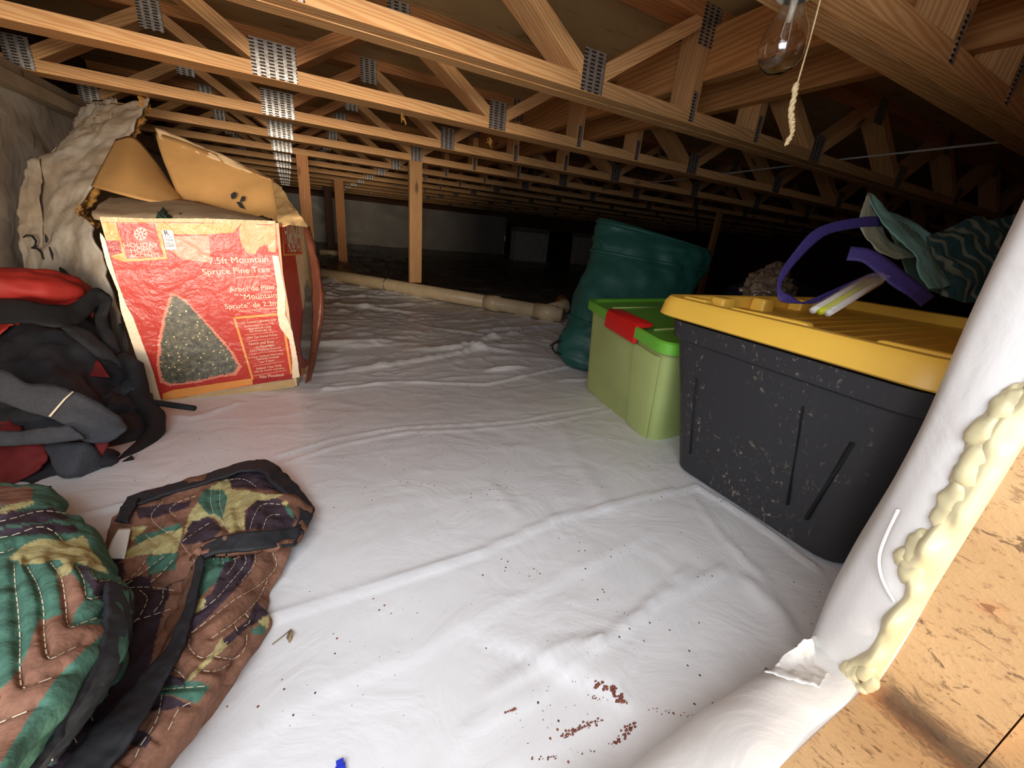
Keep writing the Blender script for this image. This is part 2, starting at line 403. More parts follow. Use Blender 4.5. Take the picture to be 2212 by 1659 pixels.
def m_print(name, c, bs=.5):
    # printed card under creased clear tape
    m, nt, b = newmat(name); co = tex(nt)
    n = noise_(nt, co, 9, 3, .55, 2.2); n1 = noise_(nt, co, 42, 4, .6, 1.0)
    r = ramp(nt, [(.3, tuple(x*.86 for x in c)), (.7, c)]); nt.links.new(noise_(nt, co, 14, 3), r.inputs[0])
    nt.links.new(r.outputs[0], b.inputs['Base Color']); b.inputs['Roughness'].default_value = .42
    b.inputs['Coat Weight'].default_value = .3; b.inputs['Coat Roughness'].default_value = .15; b.inputs['Specular IOR Level'].default_value = .3
    h = math_(nt, 'ADD', n, math_(nt, 'MULTIPLY', n1, .35))
    nb = N(nt, 'ShaderNodeBump'); nb.inputs['Strength'].default_value = bs; nb.inputs['Distance'].default_value = .014
    nt.links.new(h, nb.inputs['Height']); nt.links.new(nb.outputs[0], b.inputs['Coat Normal'])
    nb2 = N(nt, 'ShaderNodeBump'); nb2.inputs['Strength'].default_value = bs*.4; nb2.inputs['Distance'].default_value = .01
    nt.links.new(h, nb2.inputs['Height']); nt.links.new(nb2.outputs[0], b.inputs['Normal'])
    return m
M['p_red'] = m_print('print_red', srgb(196, 52, 38)); M['p_orange'] = m_print('print_orange', srgb(246, 158, 76))
M['p_dkred'] = m_print('print_deep_red', srgb(168, 34, 30)); M['p_cream'] = m_print('print_cream', srgb(250, 226, 190))
M['p_white'] = m_print('print_white', srgb(226, 220, 212)); M['p_halo'] = m_print('print_pink', srgb(236, 140, 110))
M['tape'] = m_print('tape_buff', srgb(206, 170, 116), .9)
def m_ptree():
    m, nt, b = newmat('print_tree'); co = tex(nt)
    n = noise_(nt, co, 90, 5, .8); r = ramp(nt, [(.35, srgb(36, 34, 26)), (.55, srgb(96, 92, 72)), (.68, srgb(150, 140, 112))]); nt.links.new(n, r.inputs[0])
    v = N(nt, 'ShaderNodeTexVoronoi'); v.inputs['Scale'].default_value = 95; nt.links.new(co, v.inputs['Vector'])
    k = ramp(nt, [(.12, (1, 1, 1)), (.2, (0, 0, 0))]); nt.links.new(v.outputs['Distance'], k.inputs[0])
    col = mixc(nt, k.outputs[0], r.outputs[0], srgb(250, 226, 160)); nt.links.new(col, b.inputs['Base Color'])
    b.inputs['Roughness'].default_value = .4; b.inputs['Coat Weight'].default_value = .6; b.inputs['Coat Roughness'].default_value = .12
    return m
M['p_tree'] = m_ptree()
def m_bagprint():
    m, nt, b = newmat('bag_print'); co = tex(nt, 1, (1, 1, 1))
    w = N(nt, 'ShaderNodeTexWave'); w.inputs['Scale'].default_value = 9; w.inputs['Distortion'].default_value = 9; w.inputs['Detail'].default_value = 2; w.inputs['Detail Scale'].default_value = 1.2
    nt.links.new(co, w.inputs[0])
    k = ramp(nt, [(.62, (0, 0, 0)), (.78, (1, 1, 1))]); nt.links.new(w.outputs['Fac'], k.inputs[0])
    col = mixc(nt, k.outputs[0], srgb(40, 74, 76), srgb(116, 124, 108)); nt.links.new(col, b.inputs['Base Color']); b.inputs['Roughness'].default_value = .6
    return m
M['bag_print'] = m_bagprint()
M['bag_teal'] = plain('bag_teal', srgb(120, 164, 156), .6, .08, 12, bumps=.15)
M['bag_in'] = plain('bag_inside', srgb(168, 170, 146), .6, .08, 12)
#@@STRUCTURE@@
# ------------------------------------------------------------------ floor liner
def polydist(X, Y, pts):
    best = np.full(X.shape, 1e9); side = np.zeros(X.shape)
    for (x0, y0), (x1, y1) in zip(pts[:-1], pts[1:]):
        dx, dy = x1-x0, y1-y0; L2 = dx*dx+dy*dy
        t = np.clip(((X-x0)*dx+(Y-y0)*dy)/L2, 0, 1)
        ex, ey = X-(x0+t*dx), Y-(y0+t*dy); d = np.hypot(ex, ey)
        s = np.sign(dx*(Y-y0)-dy*(X-x0)); m = d < best; best = np.where(m, d, best); side = np.where(m, s, side)
    return best, side
def vnoise(X, Y, seed):
    xi = np.floor(X).astype(int); yi = np.floor(Y).astype(int); xf = X-xi; yf = Y-yi
    def h(a, b):
        n = (a*374761393+b*668265263+seed*982451653) & 0x7fffffff; n = (n ^ (n >> 13))*1274126177 & 0x7fffffff
        return ((n ^ (n >> 16)) & 0xffff)/65535.
    u = xf*xf*(3-2*xf); v = yf*yf*(3-2*yf)
    return (h(xi, yi)*(1-u)+h(xi+1, yi)*u)*(1-v)+(h(xi, yi+1)*(1-u)+h(xi+1, yi+1)*u)*v
def fbm(X, Y, seed, o=3):
    s = 0; a = 1; t = 0
    for i in range(o):
        s = s+a*vnoise(X*2**i, Y*2**i, seed+i); t += a; a *= .5
    return s/t
RIDGE = [  # (pixel polyline, height, width, kind)
 ([(560, 1352), (600, 1330), (740, 1285), (900, 1240), (1040, 1195), (1200, 1122), (1250, 1110), (1320, 1095), (1400, 1072), (1505, 1054)], .0060, .0045, 'r'),
 ([(600, 985), (720, 948), (870, 925), (1000, 918), (1120, 910), (1180, 898), (1300, 880)], .004, .004, 'r'),
 ([(610, 1003), (730, 962), (880, 935), (1010, 930), (1190, 912), (1320, 886)], .0035, .005, 'r'),
 ([(480, 1659), (700, 1500), (860, 1440), (1000, 1365), (1150, 1290), (1400, 1165)], .0022, .003, 's'),
 ([(1505, 1054), (1620, 1120), (1760, 1225)], .006, .005, 'r'),
 ([(1000, 1600), (1180, 1490), (1290, 1400), (1380, 1340), (1420, 1290), (1490, 1230)], .005, .004, 'r'),
 ([(1060, 1505), (1150, 1450), (1200, 1415), (1290, 1395)], .006, .006, 'r'),
 ([(1130, 1659), (1230, 1600), (1320, 1545), (1330, 1520)], .006, .014, 's'),
 ([(1200, 1450), (1270, 1480), (1330, 1500), (1380, 1550), (1370, 1600)], .006, .012, 's'),
 ([(700, 840), (860, 825), (1050, 830), (1235, 790)], .006, .008, 'r'),
 ([(330, 1075), (240, 1100), (160, 1120)], .004, .006, 'r'),
 ([(1110, 1110), (1090, 1075), (1060, 1050)], .002, .012, 'r'),
 ([(1215, 930), (1245, 1000), (1290, 1060), (1310, 1090)], .003, .02, 'r'),
 ([(1500, 1080), (1560, 1160), (1640, 1240), (1720, 1380)], .003, .008, 'r'),
 ([(1620, 1260), (1680, 1330), (1700, 1400)], .006, .012, 'r'),
 ([(1340, 1360), (1420, 1300), (1560, 1230)], .004, .006, 'r'),
 ([(350, 900), (420, 905), (520, 870)], .005, .01, 'r'),
]
xs = np.concatenate([np.arange(-.85, 1.5, .0085), np.geomspace(1.5, 8.2, 70)])
ys = np.concatenate([np.arange(.085, 1.4, .0085), np.arange(1.4, 3.4, .016), np.geomspace(3.4, 11.6, 80)])
X, Y = np.meshgrid(xs, ys)
Z = fbase(Y)
amp = np.clip(.3+Y*.9, .4, 2.4)
Z = Z + .012*amp*(fbm(X*2.2+5, Y*2.2, 3)-.5)
far = smooth(.9, 1.9, Y)
for sd, sc, h in ((11, 4.5, .014), (17, 8.5, .011), (23, 15, .007)):
    a = fbm(X*sc*.8+.35*sc*Y, Y*sc*1.3, sd, 2); rid = 1-np.abs(2*a-1)
    Z = Z + h*(far*.45*(1+1.5*(Y > 3))+.06)*(rid**14)
rngr = np.random.default_rng(5)
for pl, h, w, kind in RIDGE:
    pts = [tuple(onfloor(*p)[:2]) for p in pl]
    d, s = polydist(X, Y, pts)
    if kind == 'r': Z = Z + h*np.exp(-(d/w)**2)*(.75+.5*fbm(X*14, Y*14, 9, 1))
    else: Z = Z + h*np.where(s > 0, np.exp(-(d/(w*7))**2), np.exp(-(d/(w*.7))**2))
for k in range(150):   # long sharp creases where the sheet lies loose, sparse near the opening
    cx, cy = rngr.uniform(-.9, 2.6), 1.0+rngr.uniform(0, 1)**.8*3.6; a = rngr.normal(.12, .45); L = rngr.uniform(.08, .42)
    ca, sa = math.cos(a), math.sin(a); u = (X-cx)*ca+(Y-cy)*sa; v = -(X-cx)*sa+(Y-cy)*ca+.10*u*u/L*rngr.uniform(-1, 1)
    w = rngr.uniform(.006, .012)*(1+.5*max(0, cy-1.5)); hh = rngr.uniform(.006, .014)
    Z = Z + hh*np.exp(-(u/L)**4)*np.where(v > 0, np.exp(-(v/(w*rngr.uniform(1, 6)))**2), np.exp(-(v/w)**2))
for k in range(90):   # small pimples and short creases pressed up by the gravel under the sheet
    cx, cy = rngr.uniform(-.3, 1.3), rngr.uniform(.3, 2.6); a = rngr.uniform(0, math.pi); L = rngr.uniform(.004, .03)
    ca, sa = math.cos(a), math.sin(a); u = (X-cx)*ca+(Y-cy)*sa; v = -(X-cx)*sa+(Y-cy)*ca
    Z = Z + rngr.uniform(.001, .003)*np.exp(-(u/L)**2-(v/.006)**2)
def floorz(x, y):
    return float(Z[np.abs(ys-y).argmin(), np.abs(xs-x).argmin()])
a_, b_ = X.shape
idx = np.arange(a_*b_).reshape(a_, b_)
fc = np.stack([idx[:-1, :-1], idx[:-1, 1:], idx[1:, 1:], idx[1:, :-1]], -1).reshape(-1, 4)
fcx, fcy = (X[:-1, :-1]).ravel(), (Y[:-1, :-1]).ravel()
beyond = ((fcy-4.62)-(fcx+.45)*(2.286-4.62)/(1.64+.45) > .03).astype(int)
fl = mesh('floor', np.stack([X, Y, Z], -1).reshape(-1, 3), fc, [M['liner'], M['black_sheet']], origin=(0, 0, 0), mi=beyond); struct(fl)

# ------------------------------------------------------------------ room shell
ZB, ZT = .383, .688                      # underside of bottom chords, underside of the subfloor
def slab(name, lo, hi, mat): 
    b = MB().box(lo, hi); o = b.build(name, mat, smoothf=False, origin=(0, 0, 0)); return struct(o)
slab('ceiling', (-1.1, -.35, ZT), (8.6, 12, ZT+.03), M['subfloor'])
def wavy_wall(name, p0, p1, z0, z1, n, mat, amp=.02, sx=.05, seed=1, lean=0):
    L = math.hypot(p1[0]-p0[0], p1[1]-p0[1]); nu = max(4, int(L/sx)); nv = max(6, int((z1-z0)/(sx*.8)))
    U, V = np.meshgrid(np.linspace(0, 1, nu), np.linspace(0, 1, nv))
    S_ = U*L; Zz = z0+V*(z1-z0)
    a = fbm(S_*2.5+V*2, Zz*5, seed, 3); rid = (1-np.abs(2*fbm(S_*3+Zz*4, Zz*3-S_, seed+4, 2)-1))**5
    off = amp*(a-.5)*2+amp*rid
    P = np.stack([p0[0]+U*(p1[0]-p0[0])+n[0]*off, p0[1]+U*(p1[1]-p0[1])+n[1]*off, Zz], -1)
    o = gridmesh(name, P, mat, thick=0, origin=(0, 0, 0)); return struct(o)
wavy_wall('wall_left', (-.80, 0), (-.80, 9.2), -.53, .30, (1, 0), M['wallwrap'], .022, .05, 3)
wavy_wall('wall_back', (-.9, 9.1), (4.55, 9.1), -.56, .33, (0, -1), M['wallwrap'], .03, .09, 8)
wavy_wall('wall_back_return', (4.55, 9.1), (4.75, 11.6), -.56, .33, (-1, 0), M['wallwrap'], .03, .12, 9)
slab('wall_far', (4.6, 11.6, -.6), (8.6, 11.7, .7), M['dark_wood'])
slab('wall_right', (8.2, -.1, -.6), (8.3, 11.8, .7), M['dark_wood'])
slab('trim_sill_plate_left', (-1.0, .1, .30), (-.742, 9.2, .3405), M['grey_wood'])
slab('trim_rim_left', (-1.05, .1, .3415), (-.765, 9.2, .3825), M['grey_wood'])
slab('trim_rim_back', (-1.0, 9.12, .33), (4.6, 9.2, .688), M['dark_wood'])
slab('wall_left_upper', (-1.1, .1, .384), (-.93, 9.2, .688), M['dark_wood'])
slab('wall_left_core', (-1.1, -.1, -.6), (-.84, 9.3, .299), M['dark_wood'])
# hatch wall: wood sill and jamb of the opening the picture is taken through
XJ, ZS = .430, -.352
slab('wall_front_sill', (-1.0, -.22, -.62), (XJ, .0495, ZS), M['osb'])
slab('wall_front_jamb', (XJ, -.019, -.62), (XJ+.10, .0485, ZB), M['osb'])
slab('wall_front_core', (XJ+.10, -.03, -.62), (8.3, .085, ZB), M['osb'])
slab('trim_outer_jamb', (XJ+.012, -.30, -.62), (XJ+.16, -.0205, .688), M['osb'])
slab('wall_front_header', (-1.05, -.15, .375), (8.3, -.06, .688), M['pine_old'])
slab('wall_front_left', (-1.05, -.15, -.35), (-.66, .04, .374), M['osb'])
# ------------------------------------------------------------------ white wrap over sill and jamb (liner turned up and taped)
def extrude_profile(prof, ts, axis):
    """prof: list of (a,b); axis 'z' -> a=x,b=y ; axis 'x' -> a=y,b=z"""
    n = len(prof); B_ = cr_basis(n, np.linspace(0, 1, 34)); pr = B_ @ np.array(prof)
    G = np.zeros((len(ts), len(pr), 3))
    for i, t in enumerate(ts):
        for j, (a, b) in enumerate(pr):
            G[i, j] = (a, b, t) if axis == 'z' else (t, a, b)
    return G
G = extrude_profile([(XJ-.001, .046), (XJ-.006, .052), (XJ-.010, .066), (XJ-.006, .086), (XJ+.012, .104), (XJ+.07, .110), (XJ+.3, .108), (XJ+.8, .110)], np.linspace(-.50, .40, 110), 'z')
nn_ = grid_normals(G); G = G + nn_*(nz(G*np.array([1, 1, .55]), 7, 2, 2)*.0075)[..., None]
wj = gridmesh('jamb_wrap', G, M['wrap'], thick=.002); tag(wj, 'white plastic sheet taped around the right side of the hatch opening', 'plastic sheet')
G = extrude_profile([(.047, ZS-.002), (.056, ZS+.002), (.072, ZS+.003), (.090, ZS-.003), (.104, ZS-.020), (.108, ZS-.05), (.112, ZS-.085), (.125, -.449), (.145, -.4525)], np.linspace(-.55, XJ+.02, 140), 'x')
nn_ = grid_normals(G); G = G + nn_*(nz(G*np.array([.55, 1, 1]), 8, 5, 3)*.005)[..., None]
wsill = gridmesh('sill_wrap', G, M['wrap'], thick=.002); tag(wsill, 'rounded white plastic sheet rolled over the low wall below the opening', 'plastic sheet')
tp = MB()
def tapestrip(name, rows, parent=None, **k):
    return patch(name, rows, M['wrap'], parent, nu=14, nv=14, thick=.0008, rough=.0012, rscale=60, **k)
# crumpled corner where both sheets meet
ct = thing('corner_tape', 'crumpled white tape patch joining jamb and sill sheets in the corner', 'tape', (XJ-.01, .09, ZS))
mesh_c = patch('tape_patch', [[(1735, 1384, .094, 'y'), (1768, 1374, .096, 'y'), (1805, 1388, .092, 'y')], [(1692, 1422, .094, 'y'), (1745, 1428, .085, 'y'), (1800, 1436, .075, 'y')],
    [(1652, 1456, .093, 'y'), (1708, 1468, .078, 'y'), (1770, 1482, .064, 'y')]], M['wrap'], ct, nu=26, nv=26, thick=.0008, rough=.003, rscale=60)
def foam_bead():
    t = thing('spray_foam', 'pale yellow lumpy spray foam bead between white sheet and wooden jamb', 'spray foam', (XJ-.005, .05, ZS))
    # strip whose left edge wanders as the foam does
    zs = np.linspace(-.345, .10, 90); R_ = np.random.default_rng(4)
    left = [(1838, 1500), (1808, 1470), (1805, 1442), (1830, 1425), (1878, 1400), (1900, 1360), (1905, 1330), (1950, 1290), (1958, 1255), (1938, 1205), (1942, 1190), (2000, 1150), (2045, 1095), (2058, 1050), (2100, 1010), (2098, 975), (2135, 930), (2175, 870), (2212, 830), (2250, 790)]
    L3 = [at(px, py, x=XJ-.009) for px, py in left]; zl = np.array([p[2] for p in L3]); yl = np.array([p[1] for p in L3])
    order = np.argsort(zl); yl = yl[order]; zl = zl[order]
    G = []
    for z in zs:
        yL = np.interp(z, zl, yl); row = []
        for k in range(22):
            s = k/21; y = .0455+(yL-.0455)*s
            prof = math.sin(math.pi*min(1, s*1.0))**.5
            lump = mn.noise(Vector((0, y*55, z*42)))*.5+.5; lump2 = mn.noise(Vector((3, y*110, z*95)))*.5+.5
            row.append((XJ-.006-prof*(.002+.017*lump**1.5+.004*lump2)*(.45+.9*s), y, z))
        G.append(row)
    gridmesh('foam_bead', np.array(G), M['foam'], t, thick=0)
    for i, (px, py, r) in enumerate([(1842, 1462, .0125), (1858, 1492, .010), (1832, 1448, .008), (1872, 1450, .010), (1880, 1478, .008), (1962, 1240, .010), (1952, 1200, .009), (1985, 1180, .012), (2050, 1095, .013), (2070, 1055, .010), (2100, 1010, .012), (2112, 985, .009), (2140, 930, .013), (2172, 880, .012)]):
        c = at(px, py, x=XJ-.012)
        blob('foam_lump', c+np.array([.004 if i > 4 else 0, 0, 0]), (r*.62, r*.62, r*(1.7 if i > 4 else 1.1)), M['foam'], t, rot=(0, 0, .2*i), rough=.5, rscale=45, seed=i, nu=24, nv=16)
foam_bead()
# vertical cord taped on the jamb wrap
cd = MB(); cd.tube([at(px, py, x=XJ-.0123) for px, py in cr_basis(6, np.linspace(0, 1, 40)) @ np.array([(1940, 1100), (1912, 1160), (1899, 1200), (1901, 1236), (1914, 1270), (1932, 1300)], float)], .0014, 8)
tag(cd.build('sheet_cord', M['wrap']), 'thin white cord running down the wrapped jamb', 'cord')

# ------------------------------------------------------------------ floor trusses
TY0, TSP = 1.0873, .6096
TH = ZT-ZB; CH, CD = .038, .0889
def member(name, a, b, w, d, mat, parent, y0=0.0, ext=0):
    a = Vector(a); b = Vector(b); L = (b-a).length+ext; ang = math.atan2(b[1]-a[1], b[0]-a[0])
    v, f = boxvf((-L/2, 0, -w/2), (L/2, d, w/2))
    me = bpy.data.meshes.new(name); me.from_pydata(v, [], f); me.materials.append(mat); me.update()
    o = bpy.data.objects.new(name, me); COL.objects.link(o); o.parent = parent
    o.location = ((a[0]+b[0])/2, y0, (a[1]+b[1])/2); o.rotation_euler = (0, -ang, 0); return o
XL, XR = -.92, 7.9
bot = [-.775, 0.0, .775]; top = [-.3875, .3875]
V0, V1 = 1.182, 1.530
r_bot = [1.93+.775*i for i in range(8)]; r_top = [1.93+.3875+.775*i for i in range(7)]
def plate(par, x, z, w, h, y=-.0012):
    b = MB().box((-w/2, 0, -h/2), (w/2, .0012, h/2)); o = mesh('truss_plate', b.v, b.f, M['plate'], None, False, origin=(0, 0, 0))
    o.parent = par; o.location = (x, y, z); return o
ORD = ['first', 'second', 'third', 'fourth', 'fifth', 'sixth', 'seventh', 'eighth', 'ninth', 'tenth', 'eleventh', 'twelfth']
def make_truss(loc):
    t = thing('floor_truss', 'x', 'floor truss', loc, 'floor trusses under the subfloor')
    Lb = CH/2; Lt = TH-CH/2
    member('bottom_chord', (XL, Lb), (XR, Lb), CH, CD, M['pine'], t)
    member('top_chord', (XL, Lt), (XR, Lt), CH, CD, M['pine_old'], t, y0=.0004)
    d = .010
    def web(x0, x1, e0=0, e1=0):   # from bottom x0 up to top x1
        s = 1 if x1 > x0 else -1
        member('web', (x0+s*.018, CH+.004), (x1-s*.018, TH-CH-.004), CH, CD-.004, M['pine'] if random.random() < .6 else M['pine_old'], t, y0=.002, ext=.03)
    for tx in top: web(tx-.3875, tx); web(tx+.3875, tx)
    web(.775, V0-.02)
    member('web', (V0, CH-.0), (V0, TH-CH), CH, CD-.003, M['pine'], t, y0=.001)
    member('web', (V1, CH-.0), (V1, TH-CH), CH, CD-.003, M['pine'], t, y0=.001)
    web(1.93, V1+.02)
    for tx in r_top: web(tx-.3875, tx); web(tx+.3875, tx)
    plate(t, .005, .050, .124, .096)
    for x in [-.775, .775]+r_bot: plate(t, x, .050, .073, .096)
    for x in top: plate(t, x, TH-.050, .073, .096)
    for x in r_top: plate(t, x, TH-.050, .073, .096)
    plate(t, V0, TH-.052, .075, .1); plate(t, V1+.012, TH-.052, .06, .1)
    plate(t, V0, .047, .021, .082); plate(t, V1, .047, .021, .082)
    return t
def dup(root, loc):
    r = root.copy(); COL.objects.link(r); r.location = loc
    for ch in [c for c in root.children]:
        c = ch.copy(); COL.objects.link(c); c.parent = r
    return r
tr0 = make_truss((0, TY0-TSP-.012, ZB))
tr0['label'] = 'floor truss right above the opening, its broad underside crossing top right beside the bulb'
for i in range(12):
    t = dup(tr0, (0, TY0+TSP*i+(.004*math.sin(i*2.3) if i > 2 else 0), ZB))
    extra = {0: 'bright yellow pine chord across the top of the view', 1: 'orange chord with a wide metal plate above the carton',
             2: 'chord ending at the grey left rim board', 3: 'chord resting on the lone square post', 4: 'on the post behind the christmas tree box', 11: 'last one before the far plastic wall'}.get(i, 'counted from the bright one nearest the opening')
    t['label'] = ('%s floor truss back, %s' % (ORD[i], extra))
for t in (tr0, bpy.data.objects['floor_truss.001']):   # the two nearest have a bottom chord of two boards side by side
    for c in list(t.children):
        if c.name.startswith('bottom_chord'): bpy.data.objects.remove(c)
    member('bottom_chord', (XL, CH/2), (XR, CH/2), CH, CD*.47, M['pine'], t)
    member('bottom_chord', (XL, CH/2-.0015), (XR, CH/2-.0015), CH, CD*.50, M['pine'], t, y0=CD*.495)
# strongback boards through the chase, carried along y
def board(name, lo, hi, mat, label, cat, group=None, axis='y'):
    L = hi[1]-lo[1]; v, f = boxvf((-L/2, lo[0]-hi[0], lo[2]-hi[2]), (L/2, 0, 0))
    o = mesh(name, v, f, mat, None, False, origin=(0, 0, 0)); o.rotation_euler = (0, 0, math.pi/2)
    o.location = (lo[0], (lo[1]+hi[1])/2, hi[2]); return tag(o, label, cat, group)
board('strongback_board', (1.2035, .10, .504), (1.2415, 6.2, .6445), M['pine_beam'], 'wide pine strongback board fixed to the nearer row of upright webs', 'board', 'strongbacks')
board('strongback_board', (1.470, .10, .504), (1.508, 6.2, .6445), M['pine_beam'], 'wide pine strongback board, the farther right one of the chase pair', 'board', 'strongbacks')

# ------------------------------------------------------------------ posts, girder, piers, pipe
def post(lo, hi, mat, label, name='support_post', group=None):
    L = hi[2]-lo[2]; v, f = boxvf((-L/2, lo[0]-hi[0], 0), (L/2, 0, hi[1]-lo[1]))
    v = [(p[2]*0+p[0], p[1], p[2]) for p in v]
    vv = [(-(q[1]), q[2], q[0]) for q in v]
    o = mesh(name, v, f, mat, None, False, origin=(0, 0, 0))
    # local x up, local y -> -world x, local z -> world y
    o.matrix_world = Matrix(((0, -1, 0, lo[0]), (0, 0, 1, lo[1]), (1, 0, 0, (lo[2]+hi[2])/2), (0, 0, 0, 1)))
    return tag(o, label, 'post', group)
yT = lambda i: TY0+TSP*i+(.004*math.sin(i*2.3) if i > 2 else 0)
x0_ = at(885, 350, y=yT(3))[0]; x1_ = at(913, 350, y=yT(3))[0]
post((x0_, yT(3)+.003, -.392), (x1_, yT(3)+.041, ZB-.0005), M['pine'], 'bright square pine post standing at the white drain pipe in mid floor')
x0_ = at(640, 345, y=yT(4))[0]; x1_ = at(665, 345, y=yT(4))[0]
post((x0_, yT(4)+.003, -.50), (x1_, yT(4)+.041, ZB-.0005), M['pine_old'], 'pine post just behind the right corner of the cardboard box')
x0_ = at(722, 400, y=yT(7))[0]; x1_ = at(742, 400, y=yT(7))[0]
post((x0_, yT(7)+.003, -.50), (x1_, yT(7)+.041, ZB-.0005), M['pine_old'], 'brown post at the left end of the far plastic sheet')
x0_ = at(699, 405, y=yT(9))[0]; x1_ = at(716, 405, y=yT(9))[0]
post((x0_, yT(9)+.003, -.50), (x1_, yT(9)+.06, ZB-.0005), M['dark_wood'], 'dark post far back between two lighter posts')
px_ = at(1556, 475, y=yT(3)); 
post((px_[0]-.03, yT(3)+.003, -.50), (px_[0]+.03, yT(3)+.04, ZB-.0005), M['pine_old'], 'thin dim post standing behind the green leaf bag')
gd = MB().box((-2.6, -.04, -.125), (2.6, .04, .125)).build('girder', M['dark_wood'], None, smoothf=False, origin=(0, 0, 0)); gd.location = (6.35, 7.45, .2575)
tag(gd, 'dark timber girder carried on wrapped piers at the far right', 'girder')
def pier(xa, xb, y, label):
    t = thing('block_pier', label, 'pier', ((xa+xb)/2, y, -.5), 'wrapped piers below the dark girder')
    MB().box((xa, y-.10, -.53), (xb, y+.10, .05)).build('pier_wrapper', M['block'], t, smoothf=False)
    MB().box((xa-.01, y-.11, .05), (xb+.01, y+.11, .131)).build('pier_cap', M['grey_wood'], t, smoothf=False)
pxl = at(1111, 520, y=7.4)[0]; pxr = at(1182, 520, y=7.4)[0]; pier(pxl, pxr, 7.45, 'pale wrapped block pier left of the dark gap beneath the girder')
pxl = at(1246, 520, y=7.4)[0]; pier(pxl, pxl+.6, 7.45, 'pale wrapped block pier partly hidden by the green leaf bag')
pier(7.2, 7.6, 7.45, 'wrapped block pier at the dark right end of the girder')
dp = thing('drain_pipe', 'long off white plastic drain pipe lying across the liner', 'pipe', (1.0, 2.7, -.49))
A = np.array([-.45, 4.62, -.448]); B0 = at(1215, 680, z=-.445); B = np.array([B0[0], B0[1], -.447])
MB().tube([A, B], .0445, 20).build('pipe_run', M['pvc'], dp)
dirp = (B-A)/np.linalg.norm(B-A)
def coupling(t, L, r=.052):
    c = A+(B-A)*t; MB().tube([c-dirp*L/2, c+dirp*L/2], r, 20).build('coupling', M['pvc'], dp)
coupling(.845, .10); coupling(.965, .14)
MB().tube([B-dirp*.12, B-dirp*.02+np.array([.10, .10, .03]), B+np.array([.14, .22, .05])], .045, 18).build('wye_branch', M['pvc'], dp)
cst = A+(B-A)*((at(838, 615, z=-.445)[0]-A[0])/(B[0]-A[0]))
MB().tube([cst+.047*np.array([0*1, 0, math.cos(q)])+.047*math.sin(q)*np.array([dirp[1], -dirp[0], 0]) for q in np.linspace(0, 6.3, 20)], .004, 6).build('strap_ring', M['metal'], dp)
fp = MB(); fp.tube([at(690, 545, z=-.46), at(745, 548, z=-.46)], .04, 14); tag(fp.build('short_pipe', M['pvc']), 'dim short pipe on the floor beside the far posts', 'pipe')
# cables
c1 = MB(); c1.tube([at(1300, 408, z=.40), at(1560, 376, z=.43), at(1830, 343, z=.43), at(2150, 308, z=.42), at(2240, 300, z=.42)], .004, 8)
tag(c1.build('overhead_cable', M['cable']), 'thin grey cable strung through the truss webs at right', 'cable')
# ================================================================== objects
def project(P):
    P = np.asarray(P, float); d = P @ cf
    return np.stack([W/2+F*(P @ cr)/d, H/2-F*(P @ cu)/d], -1)
def inpoly(px, py, poly):
    r = np.zeros(px.shape, bool); n = len(poly)
    for i in range(n):
        x0, y0 = poly[i]; x1, y1 = poly[(i+1) % n]
        c = ((y0 > py) != (y1 > py)) & (px < (x1-x0)*(py-y0)/((y1-y0)+1e-9)+x0); r ^= c
    return r
class Plane:
    def __init__(s, p, n): s.p = np.array(p, float); s.n = np.array(n, float)/np.linalg.norm(n)
    def hit(s, px, py, off=0):
        d = ray(px, py); q = d*(s.p @ s.n)/(d @ s.n); sg = 1 if s.n @ (-q) > 0 else -1
        return q+s.n*sg*off
def decal(mb, plane, poly, off, mi):
    v = [plane.hit(px, py, off) for px, py in poly]; mb.add(v, [tuple(range(len(v)))], mi)
def text_geo(s):
    cu_ = bpy.data.curves.new('t', 'FONT'); cu_.body = s; cu_.size = 1; cu_.resolution_u = 3
    o = bpy.data.objects.new('t', cu_); COL.objects.link(o)
    dg = bpy.context.evaluated_depsgraph_get(); me = o.evaluated_get(dg).to_mesh()
    v = [tuple(p.co) for p in me.vertices]; f = [tuple(p.vertices) for p in me.polygons]
    o.evaluated_get(dg).to_mesh_clear(); bpy.data.objects.remove(o); bpy.data.curves.remove(cu_); return v, f
def text(mb, plane, s, a, b, off, mi, hf=1.0, up=None):
    v, f = text_geo(s); xsv = [p[0] for p in v]; x0, w = min(xsv), max(xsv)-min(xsv)
    A, B = plane.hit(*a, off), plane.hit(*b, off); ex = (B-A)/w
    if up is None: u = np.cross(plane.n, ex); u = u/np.linalg.norm(u); u = u if u[2] > 0 else -u
    else: u = plane.hit(*up, off)-A; u = u/np.linalg.norm(u)
    u = u*np.linalg.norm(ex)*hf
    mb.add([A+ex*(p[0]-x0)+u*p[1] for p in v], f, mi)
def roundpoly(c, r, seg=6):
    c = [np.array(p, float) for p in c]; n = len(c); out = []
    for i in range(n):
        p, a, b = c[i], c[i-1], c[(i+1) % n]
        u = (a-p)/np.linalg.norm(a-p); w = (b-p)/np.linalg.norm(b-p)
        P0, P1 = p+u*r, p+w*r
        for k in range(seg+1):
            t = k/seg; out.append((1-t)**2*P0+2*t*(1-t)*p+t*t*P1)
    return out
def inset(c, d):
    c = [np.array(p, float) for p in c]; m = sum(c)/len(c); return [p+(m-p)/np.linalg.norm(m-p)*d*1.35 for p in c]
